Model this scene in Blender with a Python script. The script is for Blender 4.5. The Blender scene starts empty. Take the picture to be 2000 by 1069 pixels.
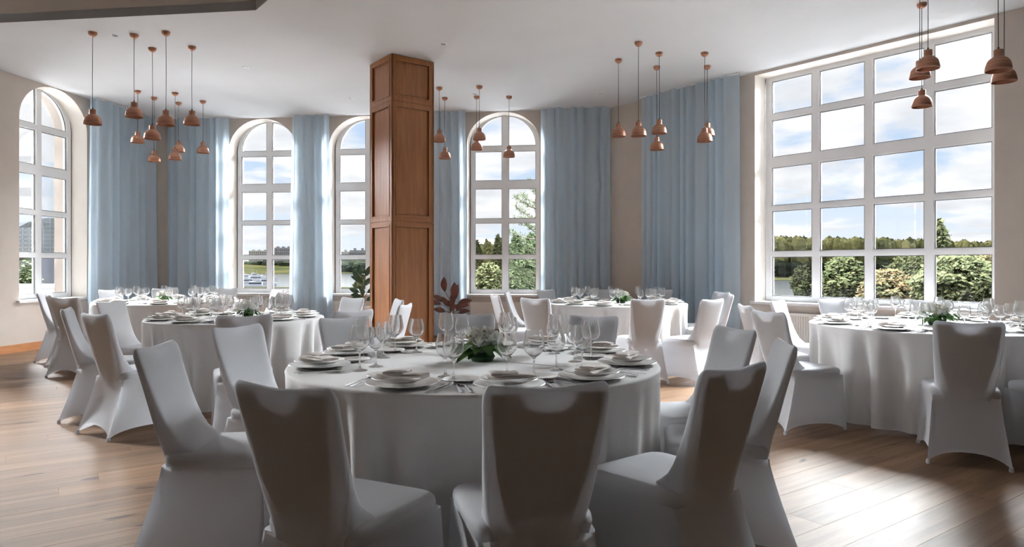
import bpy, bmesh, math, random
from mathutils import Vector, Matrix, noise
from math import sin, cos, pi, radians as R, sqrt, atan2, degrees
SC = bpy.context.scene
COL = SC.collection
F, CX, HY, HC = 1320.0, 1000.0, 522.0, 1.24      # focal length in pixels of a 2000 px frame, horizon, eye height
CEIL = 4.03
rnd = random.Random(7)
# ------------------------------------------------------------------ camera
cd = bpy.data.cameras.new('camera'); cam = bpy.data.objects.new('camera', cd); COL.objects.link(cam)
cam.location = (0, 0, HC); cam.rotation_euler = (pi/2, 0, 0)
cd.sensor_width = 36; cd.lens = F/2000*36; cd.shift_y = -(534.5-HY)/2000; cd.clip_end = 5000
SC.camera = cam
# ------------------------------------------------------------------ light
SC.view_settings.view_transform = 'Standard'; SC.view_settings.look = 'None'
SC.view_settings.gamma = 1; SC.view_settings.use_curve_mapping = False
SC.view_settings.exposure = 0.74
W = bpy.data.worlds.new('sky'); SC.world = W; W.use_nodes = True
def build_world():
    nt = W.node_tree; nt.nodes.clear(); N = nt.nodes.new; L = nt.links.new
    out = N('ShaderNodeOutputWorld'); bg = N('ShaderNodeBackground'); bg.inputs['Strength'].default_value = 0.76
    tc = N('ShaderNodeTexCoord'); sep = N('ShaderNodeSeparateXYZ'); L(tc.outputs['Generated'], sep.inputs[0])
    # project the view direction onto a cloud plane so that clouds flatten towards the horizon
    add = N('ShaderNodeMath'); add.operation = 'ADD'; add.inputs[1].default_value = 0.16; L(sep.outputs['Z'], add.inputs[0])
    mx = N('ShaderNodeMath'); mx.operation = 'MAXIMUM'; mx.inputs[1].default_value = 0.05; L(add.outputs[0], mx.inputs[0])
    dx = N('ShaderNodeMath'); dx.operation = 'DIVIDE'; L(sep.outputs['X'], dx.inputs[0]); L(mx.outputs[0], dx.inputs[1])
    dy = N('ShaderNodeMath'); dy.operation = 'DIVIDE'; L(sep.outputs['Y'], dy.inputs[0]); L(mx.outputs[0], dy.inputs[1])
    cb = N('ShaderNodeCombineXYZ'); L(dx.outputs[0], cb.inputs[0]); L(dy.outputs[0], cb.inputs[1]); cb.inputs[2].default_value = 3.3
    no = N('ShaderNodeTexNoise'); no.inputs['Scale'].default_value = 1.15; no.inputs['Detail'].default_value = 7
    no.inputs['Roughness'].default_value = 0.52; no.inputs['Distortion'].default_value = 0.25; L(cb.outputs[0], no.inputs['Vector'])
    cr = N('ShaderNodeMapRange'); cr.inputs['From Min'].default_value = 0.41; cr.inputs['From Max'].default_value = 0.50; cr.interpolation_type='SMOOTHSTEP'
    L(no.outputs['Fac'], cr.inputs['Value'])
    n2 = N('ShaderNodeTexNoise'); n2.inputs['Scale'].default_value = 2.4; n2.inputs['Detail'].default_value = 4; L(cb.outputs[0], n2.inputs['Vector'])
    grad = N('ShaderNodeValToRGB'); e = grad.color_ramp.elements
    e[0].position = 0.0; e[0].color = (.78, .82, .87, 1); e[1].position = 0.34; e[1].color = (.33, .48, .76, 1)
    m = e.new(0.15); m.color = (.50, .63, .82, 1)
    L(sep.outputs['Z'], grad.inputs[0])
    cl = N('ShaderNodeMixRGB'); cl.inputs[1].default_value = (.70, .71, .75, 1); cl.inputs[2].default_value = (.93, .92, .93, 1)
    m2 = N('ShaderNodeMapRange'); m2.inputs['From Min'].default_value=.35; m2.inputs['From Max'].default_value=.62
    L(n2.outputs['Fac'], m2.inputs['Value']); L(m2.outputs[0], cl.inputs[0])
    mix = N('ShaderNodeMixRGB'); L(cr.outputs[0], mix.inputs[0]); L(grad.outputs[0], mix.inputs[1]); L(cl.outputs[0], mix.inputs[2])
    L(mix.outputs[0], bg.inputs['Color']); L(bg.outputs[0], out.inputs['Surface'])
build_world()
def sun(name, az, el, energy, angle, col):
    l = bpy.data.lights.new(name, 'SUN'); l.energy = energy; l.angle = R(angle); l.color = col
    o = bpy.data.objects.new(name, l); COL.objects.link(o)
    d = Vector((sin(R(az))*cos(R(el)), cos(R(az))*cos(R(el)), sin(R(el))))   # towards the sun, azimuth from +Y to the right
    o.rotation_euler = d.to_track_quat('Z', 'Y').to_euler(); return o
sun('broad_sky_fill', 20, 45, 1.7, 120, (.98, .98, 1.0))  # added wide lamp that strengthens the light of the sky
sun('sun', -66, 52, 1.4, 1.5, (1.0, .93, .82))
def area_fill(name, at, aim, sx, sy, energy, col):
    l = bpy.data.lights.new(name, 'AREA'); l.shape = 'RECTANGLE'; l.size = sx; l.size_y = sy; l.energy = energy; l.color = col
    o = bpy.data.objects.new(name, l); COL.objects.link(o); o.location = at
    o.rotation_euler = (Vector(at)-Vector(aim)).to_track_quat('Z', 'Y').to_euler(); return o
# added area lamps outside the windows, imitating bright sky above and river bounce below
area_fill('sky_fill_back', (-1.5, 20.5, 11.0), (-1.5, 8, 0), 18, 8, 40000, (.95, .97, 1.0))
area_fill('sky_fill_right', (12.0, 14.5, 10.5), (2.0, 6.0, 0), 12, 7, 40000, (.92, .96, 1.0))
area_fill('sky_fill_left', (-15.0, 16.0, 9.5), (-3, 6, 0), 10, 8, 60000, (.97, .98, 1.0))
area_fill('bounce_fill_back', (-1.5, 17.0, -1.2), (-1.5, 8.5, 4.0), 14, 4, 900, (.98, .98, 1.0))  # added lamps aimed upwards, imitating daylight off river and terrace
area_fill('bounce_fill_right', (11.0, 13.7, -1.8), (3.0, 6.5, 4.0), 9, 4, 500, (.98, .98, 1.0))
area_fill('bounce_fill_left', (-12.5, 13.5, -1.2), (-3, 7, 4.0), 8, 4, 900, (.98, .98, 1.0))
# ------------------------------------------------------------------ materials
MATS = {}
def mat(name, col, rough=.6, metal=0, spec=.5, **k):
    m = bpy.data.materials.new(name); m.use_nodes = True; b = m.node_tree.nodes['Principled BSDF']
    b.inputs['Base Color'].default_value = (*col, 1); b.inputs['Roughness'].default_value = rough
    b.inputs['Metallic'].default_value = metal; b.inputs['Specular IOR Level'].default_value = spec
    for a, v in k.items(): b.inputs[a.replace('_', ' ')].default_value = v
    MATS[name] = m; return m
def vary(m, scale, c1, c2, bump=0, stretch=(1, 1, 1), detail=3, coord='Object', lo=.35, hi=.65):
    nt = m.node_tree; N = nt.nodes.new; L = nt.links.new; b = nt.nodes['Principled BSDF']
    tc = N('ShaderNodeTexCoord'); mp = N('ShaderNodeMapping'); mp.inputs['Scale'].default_value = stretch
    L(tc.outputs[coord], mp.inputs[0]); n = N('ShaderNodeTexNoise'); n.inputs['Scale'].default_value = scale; n.inputs['Detail'].default_value = detail
    L(mp.outputs[0], n.inputs['Vector']); mr = N('ShaderNodeMapRange'); mr.inputs['From Min'].default_value = lo; mr.inputs['From Max'].default_value = hi
    L(n.outputs['Fac'], mr.inputs['Value']); mx = N('ShaderNodeMixRGB'); mx.inputs[1].default_value = (*c1, 1); mx.inputs[2].default_value = (*c2, 1)
    L(mr.outputs[0], mx.inputs[0]); L(mx.outputs[0], b.inputs['Base Color'])
    if bump:
        bp = N('ShaderNodeBump'); bp.inputs['Strength'].default_value = bump; bp.inputs['Distance'].default_value = .01
        L(n.outputs['Fac'], bp.inputs['Height']); L(bp.outputs[0], b.inputs['Normal'])
    return mx
def fabric(name, col, trans=.3, clear=0.0, tcol=None, bump=.05, scale=60, rough=.75):
    m = bpy.data.materials.new(name); m.use_nodes = True; nt = m.node_tree; N = nt.nodes.new; L = nt.links.new
    b = nt.nodes['Principled BSDF']; out = nt.nodes['Material Output']
    b.inputs['Base Color'].default_value = (*col, 1); b.inputs['Roughness'].default_value = rough; b.inputs['Specular IOR Level'].default_value = .25
    b.inputs['Sheen Weight'].default_value = .12
    t = N('ShaderNodeBsdfTranslucent'); t.inputs[0].default_value = (*(tcol or col), 1)
    mx = N('ShaderNodeMixShader'); mx.inputs[0].default_value = trans; L(b.outputs[0], mx.inputs[1]); L(t.outputs[0], mx.inputs[2])
    last = mx
    if clear:
        tr = N('ShaderNodeBsdfTransparent'); m2 = N('ShaderNodeMixShader'); m2.inputs[0].default_value = clear
        L(mx.outputs[0], m2.inputs[1]); L(tr.outputs[0], m2.inputs[2]); last = m2
    L(last.outputs[0], out.inputs['Surface'])
    tc = N('ShaderNodeTexCoord'); n = N('ShaderNodeTexNoise'); n.inputs['Scale'].default_value = scale; L(tc.outputs['Object'], n.inputs['Vector'])
    bp = N('ShaderNodeBump'); bp.inputs['Strength'].default_value = bump; bp.inputs['Distance'].default_value = .004
    L(n.outputs['Fac'], bp.inputs['Height']); L(bp.outputs[0], b.inputs['Normal'])
    MATS[name] = m; return m
M = MATS
mat('wall', (.50, .445, .395), .85, spec=.2); vary(M['wall'], 3, (.49, .435, .385), (.52, .46, .41), .05)
mat('ceiling', (.62, .625, .635), .9, spec=.2); vary(M['ceiling'], 1.2, (.61, .615, .625), (.63, .635, .645), .02)
mat('reveal', (.78, .73, .67), .7, spec=.3); vary(M['reveal'], 4, (.77, .72, .66), (.80, .75, .69), .03)
mat('facade', (.16, .13, .115), .8); vary(M['facade'], 8, (.145, .12, .105), (.175, .145, .125), .2)
mat('upvc', (.74, .745, .755), .35); vary(M['upvc'], 2, (.73, .735, .745), (.76, .765, .775))
mat('gasket', (.05, .05, .05), .5); vary(M['gasket'], 9, (.04, .04, .04), (.07, .07, .07))
mat('base_oak', (.40, .17, .06), .4); vary(M['base_oak'], 6, (.36, .15, .055), (.46, .20, .08), .1, (1, 6, 12))
mat('base_dark', (.06, .035, .028), .45); vary(M['base_dark'], 6, (.05, .03, .024), (.08, .045, .035), .1, (1, 6, 12))
mat('radiator', (.70, .67, .63), .4); vary(M['radiator'], 3, (.69, .66, .62), (.72, .69, .65))
mat('steel', (.72, .72, .73), .18, 1); vary(M['steel'], 20, (.68, .68, .7), (.78, .78, .79))
mat('plate', (.90, .88, .85), .25); vary(M['plate'], 8, (.89, .87, .84), (.91, .89, .86))
mat('cord', (.015, .012, .012), .6); vary(M['cord'], 30, (.01, .01, .01), (.025, .02, .02))
mat('stem_brown', (.10, .06, .03), .8); vary(M['stem_brown'], 20, (.08, .05, .025), (.14, .09, .05), .2)
mat('leaf', (.05, .15, .025), .38); vary(M['leaf'], 9, (.03, .11, .015), (.09, .22, .04), .2)
mat('leaf_dark', (.02, .06, .03), .3); vary(M['leaf_dark'], 9, (.012, .04, .02), (.035, .09, .045), .2)
mat('leaf_red', (.09, .035, .03), .3); vary(M['leaf_red'], 7, (.025, .03, .02), (.16, .05, .045), .2)
mat('petal', (.86, .86, .82), .7); vary(M['petal'], 30, (.80, .81, .74), (.90, .90, .87))
mat('bark', (.045, .035, .025), .9, spec=.1); vary(M['bark'], 12, (.03, .024, .018), (.065, .05, .038), .2)
mat('bud', (.30, .16, .10), .6); vary(M['bud'], 200, (.13, .06, .04), (.75, .68, .50))
mat('pot', (.75, .75, .76), .35); vary(M['pot'], 5, (.72, .72, .73), (.78, .78, .79))
mat('core', (.10, .075, .06), .8); vary(M['core'], 10, (.09, .07, .055), (.12, .09, .07))
mat('boat', (.72, .74, .78), .35); vary(M['boat'], .5, (.70, .72, .76), (.76, .78, .82))
mat('boat_glass', (.06, .08, .11), .1); vary(M['boat_glass'], 1, (.05, .07, .10), (.08, .10, .13))
mat('tower', (.36, .35, .38), .8); vary(M['tower'], .3, (.33, .32, .36), (.42, .40, .42))
mat('tower_pale', (.55, .52, .48), .8); vary(M['tower_pale'], .3, (.50, .48, .45), (.60, .56, .52))
mat('tower_window', (.14, .15, .2), .3); vary(M['tower_window'], .3, (.12, .13, .18), (.17, .18, .23))
mat('parapet', (.62, .62, .64), .8); vary(M['parapet'], 1, (.58, .58, .6), (.66, .66, .68))
mat('asphalt', (.12, .12, .13), .9); vary(M['asphalt'], 1, (.10, .10, .11), (.15, .15, .16))
mat('dome_lattice', (.5, .5, .5), .6); vary(M['dome_lattice'], .5, (.46, .46, .46), (.55, .55, .54))
mat('dome_panel', (.3, .32, .32), .4); vary(M['dome_panel'], .12, (.20, .25, .26), (.48, .48, .42), detail=5)
mat('grass', (.14, .16, .04), .95, spec=.1); vary(M['grass'], .02, (.07, .10, .03), (.22, .20, .07), detail=8)
mat('lamp_inner', (.55, .30, .17), .3, .9); vary(M['lamp_inner'], 8, (.50, .27, .15), (.60, .33, .19))
mat('white_metal', (.8, .8, .8), .4); vary(M['white_metal'], 8, (.78, .78, .78), (.83, .83, .83))
# brushed copper
cm = mat('copper', (.42, .22, .15), .42, .8); vary(cm, 5, (.34, .165, .105), (.47, .25, .165), .05, (1, 1, 9))
# oak veneer
def wood(name, a, b, stretch, scale=2.2, rough=.35):
    m = mat(name, a, rough); nt = m.node_tree; N = nt.nodes.new; L = nt.links.new; bs = nt.nodes['Principled BSDF']
    tc = N('ShaderNodeTexCoord'); mp = N('ShaderNodeMapping'); mp.inputs['Scale'].default_value = stretch; L(tc.outputs['Object'], mp.inputs[0])
    n = N('ShaderNodeTexNoise'); n.inputs['Scale'].default_value = scale; n.inputs['Detail'].default_value = 8; n.inputs['Roughness'].default_value = .6
    n.inputs['Distortion'].default_value = .35; L(mp.outputs[0], n.inputs['Vector'])
    cr = N('ShaderNodeValToRGB'); cr.color_ramp.elements[0].position = .3; cr.color_ramp.elements[1].position = .72
    cr.color_ramp.elements[0].color = (*a, 1); cr.color_ramp.elements[1].color = (*b, 1); L(n.outputs['Fac'], cr.inputs[0]); L(cr.outputs[0], bs.inputs['Base Color'])
    bp = N('ShaderNodeBump'); bp.inputs['Strength'].default_value = .06; bp.inputs['Distance'].default_value = .003; L(n.outputs['Fac'], bp.inputs['Height']); L(bp.outputs[0], bs.inputs['Normal'])
    return m, cr, n
wood('oak', (.23, .085, .025), (.36, .15, .05), (9, 9, .7), 2.4)
pm, cr, pn = wood('plank', (.145, .082, .043), (.27, .163, .096), (.5, 9, 9), 1.6, .42)
pm.node_tree.nodes['Principled BSDF'].inputs['Specular IOR Level'].default_value = .16; pm.node_tree.nodes['Principled BSDF'].inputs['Roughness'].default_value = .5
def plank_tone():
    nt = pm.node_tree; N = nt.nodes.new; L = nt.links.new; bs = nt.nodes['Principled BSDF']
    oi = N('ShaderNodeObjectInfo'); at = N('ShaderNodeAttribute'); at.attribute_name = 'tone'
    ad = N('ShaderNodeMath'); ad.operation = 'ADD'; L(oi.outputs['Random'], ad.inputs[0]); L(at.outputs['Fac'], ad.inputs[1])
    fr = N('ShaderNodeMath'); fr.operation = 'FRACT'; L(ad.outputs[0], fr.inputs[0])
    mr = N('ShaderNodeMapRange'); mr.inputs['To Min'].default_value = .84; mr.inputs['To Max'].default_value = 1.12; L(fr.outputs[0], mr.inputs['Value'])
    hs = N('ShaderNodeHueSaturation'); L(mr.outputs[0], hs.inputs['Value']); L(cr.outputs[0], hs.inputs['Color'])
    L(hs.outputs[0], bs.inputs['Base Color'])
    # shift the grain from plank to plank, small dark knots
    tc = N('ShaderNodeTexCoord'); n = N('ShaderNodeTexNoise'); n.inputs['Scale'].default_value = 5; n.inputs['Detail'].default_value = 2
    mp = N('ShaderNodeMapping'); mp.inputs['Scale'].default_value = (.5, 2.0, 1); L(tc.outputs['Object'], mp.inputs[0])
    cb = N('ShaderNodeCombineXYZ'); m10 = N('ShaderNodeMath'); m10.operation = 'MULTIPLY'; m10.inputs[1].default_value = 37; L(fr.outputs[0], m10.inputs[0]); L(m10.outputs[0], cb.inputs[2])
    va = N('ShaderNodeVectorMath'); L(mp.outputs[0], va.inputs[0]); L(cb.outputs[0], va.inputs[1]); L(va.outputs[0], n.inputs['Vector'])
    kn = N('ShaderNodeMapRange'); kn.inputs['From Min'].default_value = .70; kn.inputs['From Max'].default_value = .76; L(n.outputs['Fac'], kn.inputs['Value'])
    mx = N('ShaderNodeMixRGB'); mx.inputs[2].default_value = (.07, .035, .02, 1); L(kn.outputs[0], mx.inputs[0]); L(hs.outputs[0], mx.inputs[1]); L(mx.outputs[0], bs.inputs['Base Color'])
    src = pn.inputs['Vector'].links[0].from_socket
    v2 = N('ShaderNodeVectorMath'); L(src, v2.inputs[0]); L(cb.outputs[0], v2.inputs[1]); L(v2.outputs[0], pn.inputs['Vector'])
plank_tone()
fabric('cover', (.77, .78, .81), .36, scale=90)
fabric('cloth', (.86, .85, .84), .15, scale=120, bump=.08)
fabric('napkin', (.93, .88, .84), .2, scale=200, bump=.05)
fabric('sheer', (.71, .84, .95), .55, clear=.17, tcol=(.72, .86, .97), scale=150, bump=.03)
def glass_mats():
    m = bpy.data.materials.new('pane_glass'); m.use_nodes = True; nt = m.node_tree; N = nt.nodes.new; L = nt.links.new
    nt.nodes.clear(); out = N('ShaderNodeOutputMaterial'); tr = N('ShaderNodeBsdfTransparent'); tr.inputs[0].default_value = (.97, .98, .98, 1)
    gl = N('ShaderNodeBsdfGlossy'); gl.inputs['Roughness'].default_value = 0.0; lw = N('ShaderNodeFresnel'); lw.inputs[0].default_value = 1.3
    mx = N('ShaderNodeMixShader'); L(lw.outputs[0], mx.inputs[0]); L(tr.outputs[0], mx.inputs[1]); L(gl.outputs[0], mx.inputs[2]); L(mx.outputs[0], out.inputs['Surface'])
    M['pane_glass'] = m
    m = bpy.data.materials.new('crystal'); m.use_nodes = True; nt = m.node_tree; N = nt.nodes.new; L = nt.links.new
    nt.nodes.clear(); out = N('ShaderNodeOutputMaterial'); g = N('ShaderNodeBsdfGlass'); g.inputs['IOR'].default_value = 1.52; g.inputs['Roughness'].default_value = 0
    tr = N('ShaderNodeBsdfTransparent'); mx = N('ShaderNodeMixShader'); mx.inputs[0].default_value = .06
    L(g.outputs[0], mx.inputs[1]); L(tr.outputs[0], mx.inputs[2]); L(mx.outputs[0], out.inputs['Surface']); M['crystal'] = m
    m = bpy.data.materials.new('water'); m.use_nodes = True; nt = m.node_tree; N = nt.nodes.new; L = nt.links.new; b = nt.nodes['Principled BSDF']
    b.inputs['Base Color'].default_value = (.30, .33, .36, 1); b.inputs['Roughness'].default_value = .12
    tc = N('ShaderNodeTexCoord'); n = N('ShaderNodeTexNoise'); n.inputs['Scale'].default_value = .6; n.inputs['Detail'].default_value = 4; L(tc.outputs['Object'], n.inputs['Vector'])
    bp = N('ShaderNodeBump'); bp.inputs['Strength'].default_value = .15; L(n.outputs['Fac'], bp.inputs['Height']); L(bp.outputs[0], b.inputs['Normal']); M['water'] = m
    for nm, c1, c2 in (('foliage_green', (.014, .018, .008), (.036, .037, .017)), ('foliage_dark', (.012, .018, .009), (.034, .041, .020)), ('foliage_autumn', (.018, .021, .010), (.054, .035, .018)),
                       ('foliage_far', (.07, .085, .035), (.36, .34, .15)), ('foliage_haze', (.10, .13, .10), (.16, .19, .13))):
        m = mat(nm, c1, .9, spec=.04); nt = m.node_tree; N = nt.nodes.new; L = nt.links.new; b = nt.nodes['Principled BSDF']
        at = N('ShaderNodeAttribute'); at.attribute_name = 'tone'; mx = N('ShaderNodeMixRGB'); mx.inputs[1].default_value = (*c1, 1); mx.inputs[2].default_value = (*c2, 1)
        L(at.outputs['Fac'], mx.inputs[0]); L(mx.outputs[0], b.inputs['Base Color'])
glass_mats()
# ------------------------------------------------------------------ helpers
def tag(o, label=None, cat=None, group=None, kind=None):
    for k, v in (('label', label), ('category', cat), ('group', group), ('kind', kind)):
        if v: o[k] = v
    return o
def link(name, me, m=None, parent=None, smooth=True, loc=None, rz=0):
    if m:
        for x in (m if isinstance(m, (list, tuple)) else [m]): me.materials.append(M[x])
    if smooth:
        me.polygons.foreach_set('use_smooth', [True]*len(me.polygons))
    o = bpy.data.objects.new(name, me); COL.objects.link(o)
    if parent: o.parent = parent
    if loc: o.location = loc
    if rz: o.rotation_euler = (0, 0, rz)
    return o
def empty(name, loc=(0, 0, 0), rz=0):
    o = bpy.data.objects.new(name, None); COL.objects.link(o); o.location = loc; o.rotation_euler = (0, 0, rz); o.empty_display_size = .1; return o
def mesh(name, V, Fc, mi=None):
    me = bpy.data.meshes.new(name); me.from_pydata([tuple(v) for v in V], [], Fc)
    if mi: me.polygons.foreach_set('material_index', mi)
    me.update(); return me
def sharp(me, ang=40):
    me.set_sharp_from_angle(angle=R(ang)); return me
class MB:
    def __init__(s): s.V = []; s.F = []; s.mi = []; s.tone = []
    def add(s, V, Fc, mi=0, tone=0):
        b = len(s.V); s.V += [tuple(v) for v in V]; s.F += [tuple(i+b for i in f) for f in Fc]; s.mi += [mi]*len(Fc); s.tone += [tone]*len(Fc); return s
    def box(s, x0, x1, y0, y1, z0, z1, mi=0, mat4=None, tone=0):
        V = [Vector(v) for v in ((x0,y0,z0),(x1,y0,z0),(x1,y1,z0),(x0,y1,z0),(x0,y0,z1),(x1,y0,z1),(x1,y1,z1),(x0,y1,z1))]
        if mat4: V = [mat4 @ v for v in V]
        return s.add(V, [(0,3,2,1),(4,5,6,7),(0,1,5,4),(1,2,6,5),(2,3,7,6),(3,0,4,7)], mi, tone)
    def tube(s, pts, r, n=6, mi=0, cap=True):
        pts = [Vector(p) for p in pts]; rr = r if isinstance(r, (list, tuple)) else [r]*len(pts); V = []; Fc = []
        for i, p in enumerate(pts):
            t = (pts[min(i+1, len(pts)-1)]-pts[max(i-1, 0)]).normalized(); a = t.orthogonal().normalized(); b = t.cross(a)
            if i and a.dot(pa) < 0: a = -a; b = -b
            pa = a
            V += [p+(a*cos(2*pi*k/n)+b*sin(2*pi*k/n))*rr[i] for k in range(n)]
        for i in range(len(pts)-1):
            for k in range(n): Fc.append((i*n+k, i*n+(k+1)%n, (i+1)*n+(k+1)%n, (i+1)*n+k))
        if cap: Fc.append(tuple(range(n))[::-1]); Fc.append(tuple((len(pts)-1)*n+k for k in range(n)))
        return s.add(V, Fc, mi)
    def lathe(s, prof, n=24, c=(0, 0, 0), mi=0):
        V = []; Fc = []; idx = []
        for r, z in prof:
            if r < 1e-5: idx.append([len(V)]); V.append((c[0], c[1], c[2]+z))
            else: idx.append(list(range(len(V), len(V)+n))); V += [(c[0]+r*cos(2*pi*k/n), c[1]+r*sin(2*pi*k/n), c[2]+z) for k in range(n)]
        for a, b in zip(idx, idx[1:]):
            for k in range(n):
                k2 = (k+1) % n
                if len(a) == 1 and len(b) == 1: continue
                if len(a) == 1: Fc.append((a[0], b[k2], b[k]))
                elif len(b) == 1: Fc.append((a[k], a[k2], b[0]))
                else: Fc.append((a[k], a[k2], b[k2], b[k]))
        return s.add(V, Fc, mi)
    def grid(s, rows, closed=True, mi=0):
        n = len(rows[0]); V = [v for r in rows for v in r]; Fc = []
        for i in range(len(rows)-1):
            for k in range(n if closed else n-1): Fc.append((i*n+k, i*n+(k+1)%n, (i+1)*n+(k+1)%n, (i+1)*n+k))
        return s.add(V, Fc, mi)
    def me(s, name='m', tones=False):
        me = mesh(name, s.V, s.F, s.mi)
        if tones:
            at = me.attributes.new('tone', 'FLOAT', 'FACE'); at.data.foreach_set('value', s.tone)
        return me
    def build(s, name, m, parent=None, smooth=True, ang=40, **k):
        me = s.me(name, tones=any(s.tone)); bm = bmesh.new(); bm.from_mesh(me); bmesh.ops.recalc_face_normals(bm, faces=bm.faces); bm.to_mesh(me); bm.free()
        o = link(name, me, m, parent, smooth, **k)
        if smooth: sharp(me, ang)
        return o
def plate(mb, outer, holes, d0, d1, mi=0, mi_side=None):
    """polygon with holes in the (u, z) plane, extruded in depth from d0 to d1"""
    bm = bmesh.new(); loops = []; k = 0; pts = []
    for lp in [outer]+holes:
        vs = [bm.verts.new((u, 0, z)) for u, z in lp]; loops.append(list(range(k, k+len(lp)))); k += len(lp); pts += lp
        for i in range(len(vs)): bm.edges.new((vs[i], vs[(i+1) % len(vs)]))
    bm.verts.index_update(); bmesh.ops.triangle_fill(bm, edges=bm.edges[:], use_beauty=True, normal=(0, 1, 0))
    bm.verts.index_update(); n = len(pts); tri = [tuple(v.index for v in f.verts) for f in bm.faces]; bm.free()
    V = [(u, d0, z) for u, z in pts]+[(u, d1, z) for u, z in pts]
    mb.add(V, tri+[tuple(i+n for i in t[::-1]) for t in tri], mi)
    b = len(mb.V)-2*n; sd = []
    for lp in loops:
        for i in range(len(lp)):
            a, c = lp[i], lp[(i+1) % len(lp)]; sd.append((a+b, c+b, c+n+b, a+n+b))
    mb.F += sd; mb.mi += [mi if mi_side is None else mi_side]*len(sd); mb.tone += [0]*len(sd)
def rect(u0, u1, z0, z1): return [(u0, z0), (u1, z0), (u1, z1), (u0, z1)]
class Wall:
    def __init__(s, A, B):
        s.A = Vector((*A, 0)); s.B = Vector((*B, 0)); s.len = (s.B-s.A).length; s.d = (s.B-s.A).normalized(); s.n = Vector((-s.d.y, s.d.x, 0))
        s.rz = atan2(s.d.y, s.d.x)
    def u(s, px, dep=0):                     # where the sight line of an image column meets this wall (dep outwards)
        k = (px-CX)/F; P = s.A+s.n*dep      # P + u d on X = kY
        return (k*P.y-P.x)/(s.d.x-k*s.d.y)
    def P(s, u, dep=0, z=0): v = s.A+s.d*u+s.n*dep; return Vector((v.x, v.y, z))
    def set(s, o): o.location = s.A; o.rotation_euler = (0, 0, s.rz); return o
def XY(px, Y): return (px-CX)/F*Y
def ZY(py, Y): return HC+(HY-py)/F*Y
def ceilY(py): return (CEIL-HC)*F/(HY-py)
# ------------------------------------------------------------------ room
BL, BR = (-6.80, 12.92), (1.708, 11.87)
LA = (-7.23-.127*13.5, 9.54-13.5)
ld = Vector((.127, 1)).normalized()
RD = Vector((3.78, -4.62)).normalized()
RE = (BR[0]+RD.x*13, BR[1]+RD.y*13)
WL, WB, WR = Wall(LA, BL), Wall(BL, BR), Wall(BR, RE)
WS, WN = Wall(RE, (RE[0], LA[1])), Wall((RE[0], LA[1]), LA)
ROOM = [LA, BL, BR, RE, (RE[0], LA[1])]
T = .70; FD0, FD1 = .28, .36
rowz = [(.827, 1.386), (1.470, 2.048), (2.132, 2.677), (2.832, 3.363), (3.466, None)]
def arch(c, hw, z0, zc, ry, n=20): return [(c-hw, z0), (c+hw, z0)]+[(c+hw*cos(pi*i/n), zc+ry*sin(pi*i/n)) for i in range(n+1)]
arched = {'left': [WL.u(71.6, .32), WL.u(71.6, .32)-3.2, WL.u(71.6, .32)-6.4],
          'back': [WB.u(528, .32), WB.u(721, .32), WB.u(987.3, .32)]}
wide = [WR.u(1510.5, .32)+1.346]
def build_wall(name, w, arcs, wides, T=.50, oh=.64):
    mb = MB(); H = 4.9
    plate(mb, rect(-.3, w.len+.3, -.3, H), [arch(c, .66, .74, 3.45, .57) for c in arcs]+[rect(c-1.45, c+1.45, .74, 3.99) for c in wides], 0, FD0, 0, 1)
    plate(mb, rect(-.6, w.len+.6, -.3, H), [arch(c, oh, .76, 3.45, oh) for c in arcs]+[rect(c-1.455, c+1.455, .76, 4.03) for c in wides], FD1, T, 2)
    plate(mb, rect(-.45, w.len+.45, -.3, H), [arch(c, .665, .70, 3.45, .70) for c in arcs]+[rect(c-1.46, c+1.46, .70, 4.06) for c in wides], FD0, FD1, 2)
    o = mb.build(name, ['wall', 'reveal', 'facade'], ang=30); w.set(o); o['kind'] = 'structure'; return o
build_wall('wall_left', WL, arched['left'], [], .56, .62); build_wall('wall_back', WB, arched['back'], []); build_wall('wall_right', WR, [], wide)
for nm, w in (('wall_side', WS), ('wall_rear', WN)):
    mb = MB().box(-.3, w.len+.3, 0, T, -.3, 4.9); w.set(mb.build(nm, 'wall', smooth=False))['kind'] = 'structure'
wn = 0
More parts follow.
